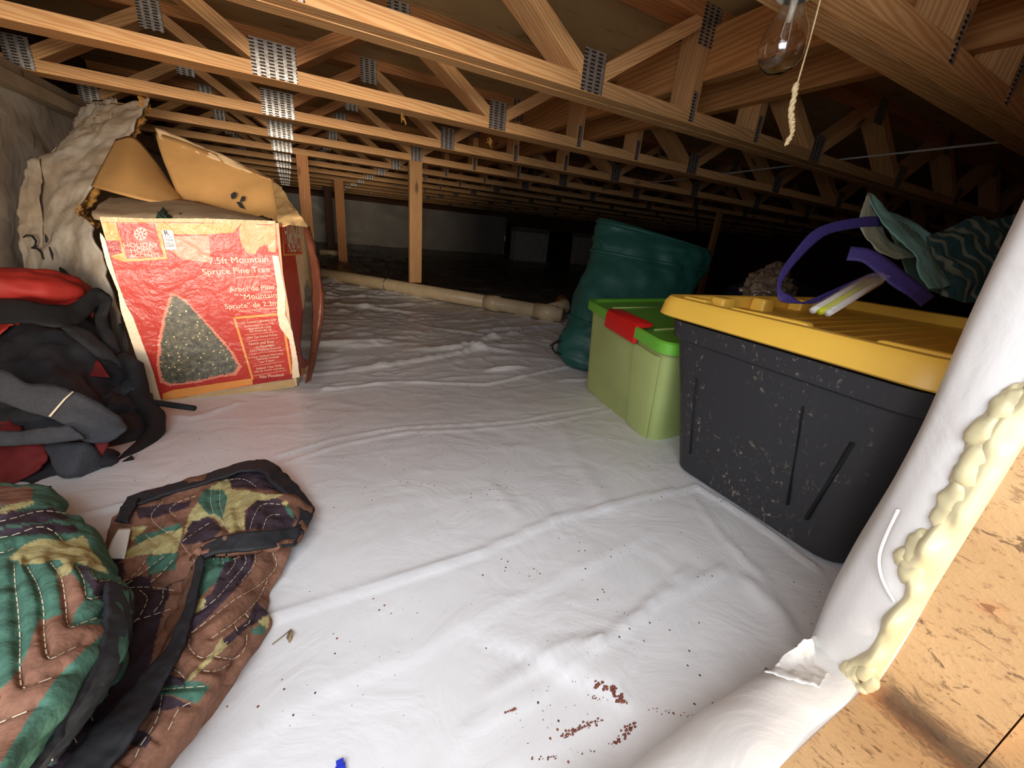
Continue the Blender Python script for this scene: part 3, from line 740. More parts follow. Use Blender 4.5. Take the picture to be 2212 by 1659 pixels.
def loft(name, secs, mat, parent, cap0=True, cap1=True, auto=35):
    """secs: list of (z, corner list, radius)"""
    v = []; f = []; n = None
    for z, c, r in secs:
        q = roundpoly(c, r); n = len(q); v += [(p[0], p[1], z if not callable(z) else z(p)) for p in q]
    for i in range(len(secs)-1):
        for j in range(n): f.append((i*n+j, i*n+(j+1) % n, (i+1)*n+(j+1) % n, (i+1)*n+j))
    if cap0: f.append(tuple(range(n))[::-1])
    if cap1: f.append(tuple((len(secs)-1)*n+j for j in range(n)))
    return mesh(name, v, f, mat, parent, auto=auto)
def lerp(a, b, t): return np.array(a)*(1-t)+np.array(b)*t

# ------------------------------------------------------------------ black tote with yellow lid
zb = -.453
T0q = [(.705, .170), (.705, .497), (1.27, .497), (1.27, .170)]
T1q = [(.622, .135), (.650, .548), (1.33, .548), (1.33, .135)]
tote = thing('storage_tote', 'big scuffed black plastic tote under a yellow lid beside the hatch jamb', 'storage tote', (.98, .33, zb))
def tq(t): return [tuple(lerp(a, b, t)) for a, b in zip(T0q, T1q)]
loft('tub', [(zb+.004, inset(tq(0), .02), .05), (zb, inset(tq(0), .035), .05), (zb, inset(tq(0), .02), .05), (zb+.012, tq(.02), .05), (-.30, tq(.43), .05), (-.165, tq(.83), .045), (-.160, inset(tq(.83), -.008), .045), (-.128, inset(tq(.9), -.010), .045)], M['tote'], tote)
L0 = [(.600, .112), (.632, .578), (1.35, .578), (1.35, .112)]
lid = loft('lid', [(-.118, inset(L0, .012), .05), (-.122, inset(L0, .003), .052), (-.119, inset(L0, -.002), .055), (-.094, inset(L0, .002), .055), (-.0855, inset(L0, .008), .052), (-.0845, inset(L0, .018), .045), (-.0865, inset(L0, .028), .04), (-.108, inset(L0, .038), .035), (-.110, inset(L0, .046), .03)], M['yellow'], tote)
lb = MB()
def rtab(x0, x1, y0, y1, z0, z1):
    c = [(x0, y0), (x0, y1), (x1, y1), (x1, y0)]; v = []; ns = None
    for z, i in ((z0, 0), (z1-.004, .001), (z1-.001, .003), (z1, .006)):
        q = roundpoly(inset(c, i), min(.006, (x1-x0)/2.5), 3); ns = len(q); v += [(p[0], p[1], z) for p in q]
    f = []
    for k in range(3):
        for j in range(ns): f.append((k*ns+j, k*ns+(j+1) % ns, (k+1)*ns+(j+1) % ns, (k+1)*ns+j))
    f.append(tuple(3*ns+j for j in range(ns))); return v, f
for (x0, x1, y0, y1) in ((.648, .670, .30, .43), (.640, .662, .12, .22), (.665, .690, .485, .54)): lb.add(*rtab(x0, x1, y0, y1, -.111, -.083))
for x0 in (.76, .90, 1.05, 1.20): lb.add(*rtab(x0, x0+.045, .515, .548, -.111, -.0845))
for k in range(9): lb.tube([(.72+.03*(k % 2), .167+.034*k, -.1100), (.80, .167+.034*k, -.1095), (1.22, .167+.034*k, -.1098)], .0018, 8)
lb.build('lid_tabs', M['yellow'], lid, auto=35)
rb = MB()
def on_front(px, py, off=.0):   # a point on the tote's sloping near face
    best = None
    for t in np.linspace(0, 1, 200):
        q = tq(t*.83/1); z = zb+(-.165-zb)*t; x0 = q[0][0]*.5+q[1][0]*.5
        p = at(px, py, z=z); s_ = min(1, max(0, (p[1]-q[0][1])/(q[1][1]-q[0][1]))); x0 = q[0][0]*(1-s_)+q[1][0]*s_
        e = abs(p[0]-(x0-off))
        if best is None or e < best[0]: best = (e, p)
    return best[1]
for pts, r, mi in (([(1756, 772), (1735, 880), (1700, 1090)], .0024, 0), ([(1928, 805), (1840, 960), (1742, 1120)], .0036, 0), ([(1512, 730), (1503, 820), (1490, 980)], .0016, 0)):
    rb.tube([on_front(*p, off=.001) for p in pts], r, 8, mi)
rb.build('moulded_rib', M['black_web'], tote)

# ------------------------------------------------------------------ green tub with latch
gb = -.486
G0 = [(.752, .600), (.872, 1.035), (1.235, 1.06), (1.10, .610)]
G1 = [(.700, .572), (.893, 1.088), (1.30, 1.12), (1.14, .585)]
gt = thing('storage_bin', 'frosted lime green plastic bin with a bright green lid behind the black tote', 'storage bin', (1.0, .83, gb))
def gq(t): return [tuple(lerp(a, b, t)) for a, b in zip(G0, G1)]
tubg = loft('tub', [(gb+.02*0, inset(gq(0), .03), .05), (gb, inset(gq(0), .012), .05), (gb+.012, gq(.0), .05), (-.36, gq(.4), .045), (-.225, gq(.85), .04), (-.222, inset(gq(.85), -.004), .04), (-.208, inset(gq(.9), -.006), .04)], M['green_tub'], gt)
GL = [(.672, .552), (.882, 1.108), (1.33, 1.14), (1.16, .565)]
glid = loft('lid', [(-.215, inset(GL, .008), .05), (-.213, GL, .055), (-.190, GL, .055), (-.186, inset(GL, .005), .05), (-.187, inset(GL, .014), .045), (-.196, inset(GL, .022), .04)], M['green_lid'], gt)
rr_ = MB()
for y_ in (.70, .98): rr_.tube([(GL[0][0]+.06+(y_-.55)*.38, y_, -.194), (1.2, y_+.02, -.194)], .0022, 8)
rr_.build('lid_rib', M['green_tub'], glid)
# stepped pillar mouldings on the near side
sd = MB()
def gside(t, h):   # t along the near side from the corner by the tote, h 0..1 height
    a = lerp(G0[0], G0[1], t); b = lerp(G1[0], G1[1], t); p = lerp(a, b, h*.85); return np.array([p[0], p[1], gb+.012+(-.225-gb-.012)*h])
nrm = np.array([-.95, .30, 0])
v = []; f = []
for i, h in enumerate((.07, .5, .97)):
    for t, o in ((.05, .0), (.08, .007), (.25+.05*h, .007), (.265+.05*h, -.002)): v.append(gside(t, h)+nrm*o)
for i in range(2):
    for j in range(3): f.append((i*4+j, i*4+j+1, (i+1)*4+j+1, (i+1)*4+j))
f.append((8, 9, 10, 11)); f.append((3, 2, 1, 0)); sd.add(v, f)
sd.build('side_panel', M['green_tub'], gt, auto=30)
a = at(1322, 678, z=-.192); b = at(1388, 712, z=-.192); dv_ = (b-a)/np.linalg.norm(b-a); pn = np.array([dv_[1], -dv_[0], 0]); pn = pn if pn[0] < 0 else -pn
lt = MB(); prof = [(-.028, .009), (.006, .010), (.016, .004), (.019, -.008), (.019, -.040), (.012, -.046), (.008, -.040), (.008, -.006), (-.026, .002)]
base = a*1.0; v = []; f = []
c0 = np.array([base[0], base[1], -.186]); L_ = np.linalg.norm(b-a)
for k, tt in enumerate((0, .003, L_-.003, L_)):
    for (o, z) in prof:
        s_ = .86 if k in (0, 3) else 1
        v.append(c0+dv_*tt*np.array([1, 1, 0])+pn*o*s_+np.array([0, 0, z*s_]))
n9 = len(prof)
for k in range(3):
    for j in range(n9): f.append((k*n9+j, k*n9+(j+1) % n9, (k+1)*n9+(j+1) % n9, (k+1)*n9+j))
f.append(tuple(range(n9))[::-1]); f.append(tuple(3*n9+j for j in range(n9)))
lt.add(v, f); lt.build('latch', M['red_plastic'], gt, auto=30)['label'] = 'red snap latch'

# ------------------------------------------------------------------ dark green leaf bag
lbag = thing('yard_bag', 'tall dark green nylon bag with a round stiff rim, leaning behind the bins', 'bag', (1.25, 1.45, -.49))
lev = [((1225, 788), (1430, 812), 1.66, .08), ((1204, 762), (1435, 800), 1.66, .10), ((1206, 735), (1445, 775), 1.67, .11), ((1222, 700), (1462, 740), 1.68, .12), ((1232, 684), (1470, 725), 1.685, .12), ((1250, 632), (1484, 680), 1.70, .13),
       ((1264, 590), (1494, 640), 1.72, .135), ((1274, 556), (1512, 602), 1.74, .14), ((1277, 540), (1522, 585), 1.745, .132), ((1281, 524), (1530, 562), 1.75, .14), ((1285, 500), (1532, 552), 1.76, .14), ((1290, 478), (1530, 545), 1.77, .14), ((1293, 470), (1524, 542), 1.775, .135)]
lv0 = np.array([[l[0], l[1], r[0], r[1], d, t] for l, r, d, t in lev]); sub_ = 5
tt_ = np.arange((len(lev)-1)*sub_+1)/sub_; lvi = np.array([[np.interp(q, range(len(lev)), lv0[:, c]) for c in range(6)] for q in tt_])
lev = [((a[0], a[1]), (a[2], a[3]), a[4], a[5]) for a in lvi]
v = []; f = []; nr = 90
for k, (l, r, d, t) in enumerate(lev):
    Lp, Rp = at(*l, d=d), at(*r, d=d+.06); Cc = (Lp+Rp)/2; ax = (Rp-Lp)/2; nn_ = np.cross(ax, (0, 0, 1)); nn_ /= np.linalg.norm(nn_)
    if nn_ @ Cc > 0: nn_ = -nn_
    for j in range(nr):
        q = 2*math.pi*j/nr; p = Cc+ax*math.cos(q)+nn_*t*math.sin(q)
        w = mn.fractal(Vector(p)*7, .6, 2, 3)*.016+(1-abs(mn.noise(Vector((p[0]*9, p[1]*9, p[2]*14)))))**8*.008+mn.fractal(Vector(p)*18+Vector((4, 1, 2)), .6, 2, 2)*.004
        dd = p-Cc; dd /= np.linalg.norm(dd)+1e-9; v.append(p+dd*(w if 0 < k < 11*sub_ else 0))
for k in range(len(lev)-1):
    for j in range(nr): f.append((k*nr+j, k*nr+(j+1) % nr, (k+1)*nr+(j+1) % nr, (k+1)*nr+j))
f.append(tuple(range(nr))[::-1]); 
top_ = np.array(v[-nr:]); cc_ = top_.mean(0); ins = [cc_+(p-cc_)*.93-np.array([0, 0, .006]) for p in top_]; n0 = len(v); v += ins
for j in range(nr): f.append((n0-nr+j, n0-nr+(j+1) % nr, n0+(j+1) % nr, n0+j))
f.append(tuple(n0+j for j in range(nr)))
mesh('bag_body', v, f, M['teal'], lbag)
for kk, nm in ((11, 'rim_hoop'), (8, 'seam_band'), (4, 'lower_seam')):
    rg = [np.array(p) for p in v[kk*sub_*nr:(kk*sub_+1)*nr]]; rg.append(rg[0]); rg.append(rg[1])
    MB().tube(rg, .006 if kk == 11 else .007, 8, cap=False).build(nm, M['teal'], lbag)
cm = MB()
for i in range(4):
    cm.tube([at(1212, 735, d=1.60), at(1200-4*i, 738+3*i, d=1.59), at(1192+2*i, 752+3*i, d=1.59), at(1202+3*i, 764, d=1.60)], .003, 6)
cm.build('draw_cord', M['black_web'], lbag)

# ------------------------------------------------------------------ carton
M['side_tape'] = m_print('side_tape', srgb(120, 70, 52), .9)
bx = thing('carton', 'battered red christmas tree carton with open flaps, taped and standing on the liner', 'cardboard box', (-.15, 1.55, -.5))
A = np.array([-.342, 1.284, -.497]); Bq = np.array([-.022, 1.303, -.497]); Cq = np.array([.070, 1.84, -.497]); Dq = np.array([-.27, 1.86, -.497])
pf = Plane(A, np.cross(Bq-A, (0, 0, 1))); ps = Plane(Bq, np.cross(Cq-Bq, (0, 0, 1)))
TL, TR = pf.hit(216, 474), pf.hit(604, 482); TC = np.array([.073, 1.84, TR[2]-.004]); TD = np.array([-.33, 1.86, TL[2]])
m_ = MB(); th = .006
quad = [A, Bq, Cq, Dq]; topq = [TL, TR, TC, TD]; cen = sum(quad)/4
for i in range(4):
    j = (i+1) % 4; a0, a1, b0, b1 = quad[i], quad[j], topq[i], topq[j]
    inn = lambda p: p+(np.array([cen[0], cen[1], p[2]])-p)*.018
    m_.add([a0, a1, b1, b0, inn(a0), inn(a1), inn(b1), inn(b0)], [(0, 1, 2, 3), (7, 6, 5, 4), (3, 2, 6, 7), (0, 4, 5, 1)])
m_.add(quad, [(3, 2, 1, 0)]); m_.build('carton_wall', M['card_light'], bx, smoothf=False)
PM = [M['p_red'], M['p_orange'], M['p_dkred'], M['p_cream'], M['p_white'], M['p_halo'], M['p_tree'], M['tape'], M['black_fabric']]
RED, ORG, DKR, CRM, WHT, HAL, TRE, TAP, BLK = range(9)
def Z4(x, y): return (x/2.989, 400+y/2.989)
def Q1(x, y): return (200+x/7.542, 440+y/7.542)       # close-ups used to read the print
def Q2(x, y): return (430+x/7.54, 460+y/7.54)
def Q3(x, y): return (440+x/7.54, 640+y/7.54)
g = MB(); o1, o2, o3, o4 = .0012, .0018, .0024, .003
decal(g, pf, [Q1(140, 305), Q2(1240, 130), Q3(1470, 1330), Z4(1060, 1385), Z4(1035, 1370), Q1(560, 1659), Q1(400, 1250)], o1, RED)
decal(g, pf, [Q1(140, 305), Q1(370, 312), Q1(545, 945), Q1(500, 945), Q1(300, 860), Q1(210, 560)], o2, ORG)
decal(g, pf, [Q1(215, 600), Q1(440, 600), Q1(490, 800), Q1(290, 850)], o3, DKR)
decal(g, pf, [Q1(1010, 312), Q2(180, 170), Q2(700, 150), Q2(560, 320), Q2(180, 345), Q1(1880, 500), Q1(1100, 500)], o2, ORG)
decal(g, pf, [Z4(1075, 330), Z4(1350, 325), Z4(1360, 500), Z4(1180, 480), Z4(1100, 420)], o1+.0003, HAL)
# brand square
decal(g, pf, [Q1(370, 312), Q1(1075, 312), Q1(1225, 900), Q1(545, 945)], o3, ORG)
decal(g, pf, [Q1(385, 318), Q1(1012, 318), Q1(1165, 865), Q1(560, 900)], o4, RED)
def flake(plane, c, r, sx=1.0):
    for k in range(8):
        q = k*math.pi/4; dx, dy = math.cos(q), math.sin(q); px, py = -dy, dx; w = r*.07
        pts = [(c[0]+(dx*s_+px*t_)*sx, c[1]+dy*s_+py*t_) for s_, t_ in ((r*.15, -w), (r*.95, -w), (r*.95, w), (r*.15, w))]; decal(g, plane, pts, .0042, CRM)
        for sg in (-1, 1):
            ex, ey = math.cos(q+sg*.7), math.sin(q+sg*.7); fx, fy = -ey, ex; b0 = (c[0]+dx*r*.6*sx, c[1]+dy*r*.6)
            pts = [(b0[0]+(ex*s_+fx*t_)*sx, b0[1]+ey*s_+fy*t_) for s_, t_ in ((0, -w*.8), (r*.4, -w*.8), (r*.4, w*.8), (0, w*.8))]; decal(g, plane, pts, .0042, CRM)
flake(pf, Q1(790, 490), 15)
for s_, a_p, b_p, hf in (('HOLIDAY', Q1(525, 712), Q1(1085, 708), 1.0), ('HOME', Q1(640, 800), Q1(1000, 788), 1.0), ('ACCENTS', Q1(625, 875), Q1(1105, 862), .95)):
    text(g, pf, s_, a_p, b_p, .0042, CRM, hf)
decal(g, pf, [Q1(1130, 430), Q1(1310, 432), Q1(1380, 745), Q1(1200, 748)], .0045, WHT)
text(g, pf, 'R', Q1(1190, 515), Q1(1260, 512), .0052, BLK, 1.0)
for i in range(4):
    y_ = 560+i*48; text(g, pf, ('7.5 FT', 'TREE', 'PRE LIT', '1005')[i], Q1(1185+i*12, y_), Q1(1310+i*12, y_-3), .0052, BLK, .9)
# product name
for s_, a_p, b_p, hf in (('7.5ft Mountain', Q2(175, 830), Q2(1130, 792), 1.0), ('Spruce Pine Tree', Q2(70, 1005), Q2(1160, 955), 1.0),
    ('WITH CLEAR MINIATURE LIGHTS', Q2(620, 1062), Q2(1200, 1032), 1.1), ('Arbol de Pino', Q2(500, 1285), Q2(1230, 1235), 1.0), ('"Mountain', Q2(690, 1410), Q2(1265, 1370), 1.0),
    ('Spruce" de 2.3m', Q2(430, 1560), Q2(1285, 1500), 1.0), ('CON LUCES MINIATURA TRANSPARENTES', Q3(570, 250), Q3(1215, 200), 1.1)):
    text(g, pf, s_, a_p, b_p, .0042, CRM, hf)
# framed list of facts
fr_ = [Q3(500, 350), Q3(1270, 285), Q3(1430, 1260), Q3(800, 1350)]
def frame_edge(p, q, w):
    dx, dy = q[0]-p[0], q[1]-p[1]; L = math.hypot(dx, dy); nx, ny = -dy/L*w, dx/L*w; decal(g, pf, [(p[0]-nx, p[1]-ny), (q[0]-nx, q[1]-ny), (q[0]+nx, q[1]+ny), (p[0]+nx, p[1]+ny)], o4, ORG)
for i in (0, 1, 3): frame_edge(fr_[i], fr_[(i+1) % 4], 2.4)
for s_, a_p, b_p in (('UL Listed Lightsets are', Q3(620, 445), Q3(1165, 388)), ('Preassembled On the Tree', Q3(670, 498), Q3(1150, 447)), ('Aparatos de Luces', Q3(735, 540), Q3(1100, 500)), ('Aprobados por UL', Q3(745, 582), Q3(1115, 543)),
    ('1994 Tips Ramas Puntas', Q3(710, 690), Q3(1200, 630)), ('Quick and Easy', Q3(740, 790), Q3(1150, 745)), ('to Assemble', Q3(850, 835), Q3(1150, 800)), ('Facil y Rapido de Ensamblar', Q3(765, 895), Q3(1270, 838)),
    ('2-Year Limited Warranty', Q3(735, 1015), Q3(1300, 935)), ('Garantia limitada', Q3(865, 1035), Q3(1230, 990)), ('por 2 Anos', Q3(930, 1078), Q3(1150, 1045)),
    ('Indoor Use Only', Q3(865, 1190), Q3(1275, 1130)), ('Uso de interior solamente', Q3(835, 1235), Q3(1320, 1170)), ('No Flocked', Q3(920, 1330), Q3(1300, 1290))):
    text(g, pf, s_, a_p, b_p, .0042, CRM, 1.05)
for a_p, b_p in ((Q3(670, 625), Q3(1210, 565)), (Q3(690, 730), Q3(1220, 670)), (Q3(760, 935), Q3(1280, 870)), (Q3(800, 1130), Q3(1320, 1050)), (Q3(800, 1290), Q3(1350, 1195))):
    decal(g, pf, [a_p, b_p, (b_p[0], b_p[1]+.6), (a_p[0], a_p[1]+.6)], o4, CRM)
# printed tree with jagged outline, pink glow printed around it
def jag(pts, amp, n, seed):
    R_ = np.random.default_rng(seed); out = []
    for i in range(len(pts)):
        p, q = np.array(pts[i], float), np.array(pts[(i+1) % len(pts)], float); d = q-p; L = np.linalg.norm(d); k = max(2, int(L/n)); nrm_ = np.array([d[1], -d[0]])/L
        for j in range(k): out.append(tuple(p+d*j/k+nrm_*R_.uniform(-.2, 1)*amp*(1 if j % 2 else -.3)))
    return out
treeP = [Z4(1112, 715), Z4(1150, 720), Z4(1210, 760), Z4(1300, 860), Z4(1400, 970), Z4(1490, 1080), Z4(1538, 1165), Z4(1500, 1215), Z4(1400, 1230), Z4(1270, 1262), Z4(1110, 1282), Z4(1050, 1260), Z4(1030, 1160), Z4(1040, 1000), Z4(1070, 850)]
cx_, cy_ = np.mean([p[0] for p in treeP]), np.mean([p[1] for p in treeP])
decal(g, pf, jag([(cx_+(p[0]-cx_)*1.09, cy_+(p[1]-cy_)*1.06) for p in treeP], -2.2, 3, 3), o2+.0002, HAL)
decal(g, pf, jag(treeP, -4.5, 2.4, 4), o3, TRE)
decal(g, pf, [Z4(1120, 1320), Q3(790, 1330), Q3(800, 1430), Z4(1055, 1390), Z4(1050, 1345)], o3, ORG)
decal(g, pf, [Q3(800, 1345), Q3(1440, 1270), Q3(1460, 1340), Q3(800, 1430)], o3, DKR)
# worn pale edges
decal(g, pf, jag([Q1(130, 470), Q1(205, 570), Q1(300, 900), Q1(400, 1240), Q1(560, 1659), Z4(860, 850), Z4(990, 1200), Z4(1040, 1388), Z4(985, 1388), Z4(880, 1100), Z4(780, 800), Q1(420, 1430), Q1(240, 1000), Q1(130, 560)], .6, 6, 5), o4, CRM)
decal(g, pf, jag([Q2(1190, 690), Q2(1290, 700), Q2(1340, 1000), Q2(1400, 1300), Q3(1330, 300), Q3(1440, 560), Q3(1530, 1050), Q3(1560, 1310), Q3(1440, 1330), Q3(1440, 1000), Q3(1390, 700), Q3(1240, 500), Q3(1200, 300), Q2(1270, 1200)], .8, 5, 6), .0046, CRM)
decal(g, pf, jag([Q1(130, 215), Q1(900, 240), Q2(100, 90), Q2(1240, 130), Q2(1240, 190), Q2(700, 170), Q1(1650, 300), Q1(800, 300), Q1(140, 300)], .8, 6, 7), .0050, TAP)
decal(g, pf, jag([Q2(700, 160), Q2(1080, 200), Q2(1240, 200), Q2(1250, 640), Q2(1140, 620), Q2(1100, 500), Q2(980, 560), Q2(900, 680), Q2(780, 640), Q2(680, 480), Q2(650, 260)], .8, 5, 8), .0048, TAP)
decal(g, pf, jag([Z4(1040, 1385), Z4(1400, 1340), Z4(1890, 1250), Z4(1905, 1300), Z4(1400, 1375), Z4(1045, 1398)], .5, 5, 9), .0048, TAP)
# side face
decal(g, ps, [Q2(1290, 160), (667, 505), (684, 620), (689, 720), (684, 760), Q3(1560, 1320), Q3(1440, 560), Q2(1360, 1000)], o1, RED)
decal(g, ps, [Q2(1340, 190), Q2(1600, 190), Q2(1680, 680), Q2(1360, 700)], o2, ORG); decal(g, ps, [Q2(1345, 195), Q2(1592, 195), Q2(1660, 655), Q2(1380, 670)], o3, RED)
flake(ps, Q2(1500, 320), 8.5, .75)
for s_, a_p, b_p in (('HOLIDAY', Q2(1385, 510), Q2(1630, 495)), ('HOME', Q2(1455, 580), Q2(1620, 570)), ('ACCENTS', Q2(1425, 645), Q2(1640, 632))): text(g, ps, s_, a_p, b_p, .0042, CRM, 1.6)
tr2 = [Q2(1745, 1060), Q2(1800, 1250), Q3(1790, 60), Q3(1840, 400), Q3(1850, 700), Q3(1790, 980), Q3(1660, 1060), Q3(1590, 980), Q3(1560, 800), Q3(1600, 300), Q3(1640, 20), Q2(1700, 1250)]
tr2 = [(min(p[0], 684), p[1]) for p in tr2]
decal(g, ps, jag(tr2, -1.2, 2.2, 11), o3, TRE)
decal(g, ps, [Q3(1560, 1180), (670, 790), (672, 806), Q3(1570, 1300)], o3, ORG)
pr = g.build('printed_panel', PM, bx, smoothf=False)
# flaps and torn bits
patch('back_flap', [[(334, 284, 1.42), (460, 330, 1.42), (590, 388, 1.42)], [(350, 338, 1.38), (480, 392, 1.38), (603, 428, 1.38)], [(378, 408, 1.36), (490, 440, 1.36), (606, 462, 1.36)], [(398, 440, 1.34), (500, 462, 1.34), (604, 478, 1.34)]], M['card'], bx, nu=24, nv=16, thick=.005, rough=.005, rscale=9)
patch('torn_flap_edge', [[(334, 274, 1.425), (460, 325, 1.425), (590, 386, 1.425)], [(345, 300, 1.41), (465, 345, 1.41), (592, 392, 1.41)]], M['card_light'], bx, nu=24, nv=5, thick=.004, rough=.004, rscale=25)
patch('left_flap', [[(250, 300, 1.40), (290, 296, 1.40), (335, 345, 1.40), (372, 400, 1.40)], [(215, 365, 1.28), (270, 362, 1.26), (325, 390, 1.28), (392, 430, 1.32)], [(196, 402, 1.24), (255, 418, 1.20), (325, 434, 1.22), (396, 444, 1.28)]], M['card'], bx, nu=24, nv=20, thick=.004)
patch('front_flap', [[(240, 424, 1.30), (400, 432, 1.30), (562, 468, 1.30)], [(215, 440, 1.18), (395, 446, 1.18), (580, 474, 1.16)], [(200, 460, 1.075), (390, 462, 1.085), (600, 480, 1.09)], [(204, 474, 1.06), (390, 478, 1.068), (602, 490, 1.076)]], M['card_shaded'], bx, nu=30, nv=14, thick=.004, rough=.004, rscale=12)
patch('corner_gusset', [[(590, 392, 1.36), (600, 398, 1.34), (606, 404, 1.30)], [(594, 430, 1.28), (612, 432, 1.25), (630, 442, 1.22)], [(598, 466, 1.12), (622, 464, 1.12), (650, 466, 1.13)], [(600, 492, 1.085), (628, 486, 1.10), (668, 492, 1.20)]], M['tape'], bx, nu=20, nv=26, thick=.002, rough=.006, rscale=16)
patch('loose_side_flap', [[(655, 490, 1.40), (664, 486, 1.42), (670, 490, 1.44)], [(668, 560, 1.40), (682, 560, 1.40), (689, 565, 1.42)], [(674, 640, 1.38), (692, 640, 1.36), (701, 650, 1.38)], [(672, 740, 1.36), (684, 735, 1.36), (690, 740, 1.38)], [(660, 826, 1.16), (668, 824, 1.18), (672, 822, 1.2)]], M['side_tape'], bx, nu=12, nv=30, thick=.002, rough=.004, rscale=22)
for i, (c, r) in enumerate((((-.29, 1.50, -.08), (.045, .10, .045)), ((-.10, 1.60, -.07), (.07, .10, .04)), ((-.2, 1.68, -.09), (.09, .09, .045)))):
    blob('tree_branches', c, r, M['pine_green'], bx, rough=.55, rscale=45, seed=i)
fs = MB()
pb = Plane(at(500, 430, d=1.36), cf)
fm = MB()
for poly in ([(498, 420), (506, 414), (512, 418), (508, 428), (500, 430)], [(522, 424), (530, 424), (528, 434), (518, 436)], [(510, 436), (520, 436), (530, 452), (518, 448)]):
    fm.add([at(px, py, d=1.345) for px, py in poly]+[at(px, py, d=1.349) for px, py in poly], [tuple(range(len(poly)))]+[(i, (i+1) % len(poly), (i+1) % len(poly)+len(poly), i+len(poly)) for i in range(len(poly))])
fm.build('flap_mark', M['black_fabric'], bx, smoothf=False)

# ------------------------------------------------------------------ peeled insulation by the left wall
bt = thing('insulation_batt', 'peeled insulation batt with grubby white facing bending over beside the carton', 'insulation', (-.40, 1.40, -.49))
rows_b = [[(205, 222, 1.62), (250, 224, 1.60), (318, 206, 1.60)], [(190, 250, 1.56), (245, 250, 1.55), (308, 240, 1.55)], [(130, 310, 1.45), (200, 305, 1.44), (276, 296, 1.44)], [(84, 350, 1.37), (150, 370, 1.34), (222, 372, 1.33)],
    [(80, 440, 1.31), (130, 450, 1.27), (172, 455, 1.25)], [(76, 520, 1.28), (140, 530, 1.20), (204, 492, 1.16)], [(85, 620, 1.25), (160, 640, 1.16), (236, 625, 1.11)], [(120, 760, 1.18), (200, 760, 1.10), (270, 752, 1.075)], [(180, 860, 1.10), (240, 872, 1.06), (302, 862, 1.045)]]
patch('facing', rows_b, M['batt'], bt, nu=36, nv=70, thick=.006, rough=.014, rscale=9)
patch('glass_fibre_edge', [[(300, 205, 1.60), (318, 204, 1.61), (328, 226, 1.63)], [(300, 245, 1.55), (312, 246, 1.57), (322, 246, 1.60)], [(268, 298, 1.44), (280, 300, 1.46), (294, 300, 1.50)], [(215, 372, 1.335), (230, 374, 1.36), (246, 380, 1.40)], [(167, 448, 1.25), (178, 455, 1.27), (190, 458, 1.30)], [(190, 485, 1.17), (206, 486, 1.18), (214, 480, 1.22)]], M['fiberglass'], bt, nu=16, nv=60, thick=.006, rough=.016, rscale=30)
patch('folded_strip', [[(58, 346, 1.34), (70, 338, 1.34), (84, 342, 1.34)], [(44, 420, 1.29), (64, 420, 1.29), (86, 430, 1.29)], [(35, 490, 1.26), (60, 500, 1.25), (90, 520, 1.245)], [(60, 600, 1.25), (80, 610, 1.24), (110, 630, 1.21)], [(120, 740, 1.19), (140, 745, 1.17), (170, 755, 1.14)]], M['batt'], bt, nu=20, nv=40, thick=.004, rough=.01, rscale=14)
patch('torn_shoulder', [[(170, 235, 1.66), (205, 215, 1.66), (255, 216, 1.63)], [(150, 285, 1.55), (190, 262, 1.56), (240, 250, 1.56)], [(110, 330, 1.46), (150, 310, 1.46), (200, 300, 1.45)]], M['batt'], bt, nu=20, nv=20, thick=.004, rough=.015, rscale=18)
mk = MB()
for st in ([(50, 513), (58, 508), (70, 510), (78, 520), (76, 532), (68, 536)], [(68, 536), (80, 537), (90, 545), (94, 560)]): mk.tube([at(px, py, d=1.222) for px, py in st], [.0018, .003, .0034, .003, .0034, .002][:len(st)], 6)
mk.tube([at(98, 506, d=1.20), at(101, 516, d=1.20), at(99, 524, d=1.20)], [.001, .004, .002], 6)
mk.tube([at(107, 534, d=1.185), at(112, 548, d=1.18), at(114, 562, d=1.18)], [.002, .0035, .001], 6)
mk.build('marker_writing', M['black_fabric'], bt)

# ------------------------------------------------------------------ backpack
bp = thing('backpack', 'black and red frame backpack slumped against the left wall with loose grey straps', 'backpack', (-.42, 1.0, -.47))
patch('pack_body', [[(-230, 665, 1.08), (-70, 660, 1.02), (50, 645, 1.02), (150, 655, 1.04), (232, 660, 1.07)], [(-230, 745, 0.96), (-70, 740, .90), (70, 735, .88), (180, 745, .93), (262, 775, 1.0)], [(-230, 845, 0.86), (-70, 840, .80), (80, 830, .79), (200, 850, .86), (310, 865, .96)],
    [(-230, 945, 0.80), (-70, 940, .74), (80, 940, .74), (200, 950, .79), (318, 925, .90)], [(-230, 1055, 0.76), (-70, 1050, .70), (60, 1050, .69), (150, 1050, .71), (250, 1015, .80)], [(-230, 1125, 0.73), (-70, 1120, .665), (60, 1120, .66), (125, 1100, .675), (190, 1070, .735)]], M['black_fabric'], bp, nu=60, nv=50, thick=.006, rough=.026, rscale=9)
blob('top_pouch', at(72, 622, d=.97), (.096, .070, .044), M['red_fabric'], bp, rot=(0, .1, .5), rough=.30, rscale=9, seed=2)
patch('pouch_side', [[(130, 575, 1.06), (150, 590, 1.07), (160, 612, 1.09)], [(138, 608, 1.03), (156, 616, 1.05), (168, 632, 1.08)], [(136, 640, 1.03), (156, 642, 1.05), (172, 646, 1.08)]], M['black_web'], bp, nu=12, nv=12, thick=.006, rough=.006)
patch('red_cover', [[(-40, 600, 1.04), (60, 620, 1.0), (130, 636, 1.0), (188, 634, 1.03)], [(-40, 660, .98), (50, 658, .95), (110, 660, .965), (165, 652, 1.0)], [(-50, 740, .88), (-10, 722, .885), (20, 705, .90), (52, 696, .92)], ], M['red_fabric'], bp, nu=28, nv=18, thick=.004, rough=.01)
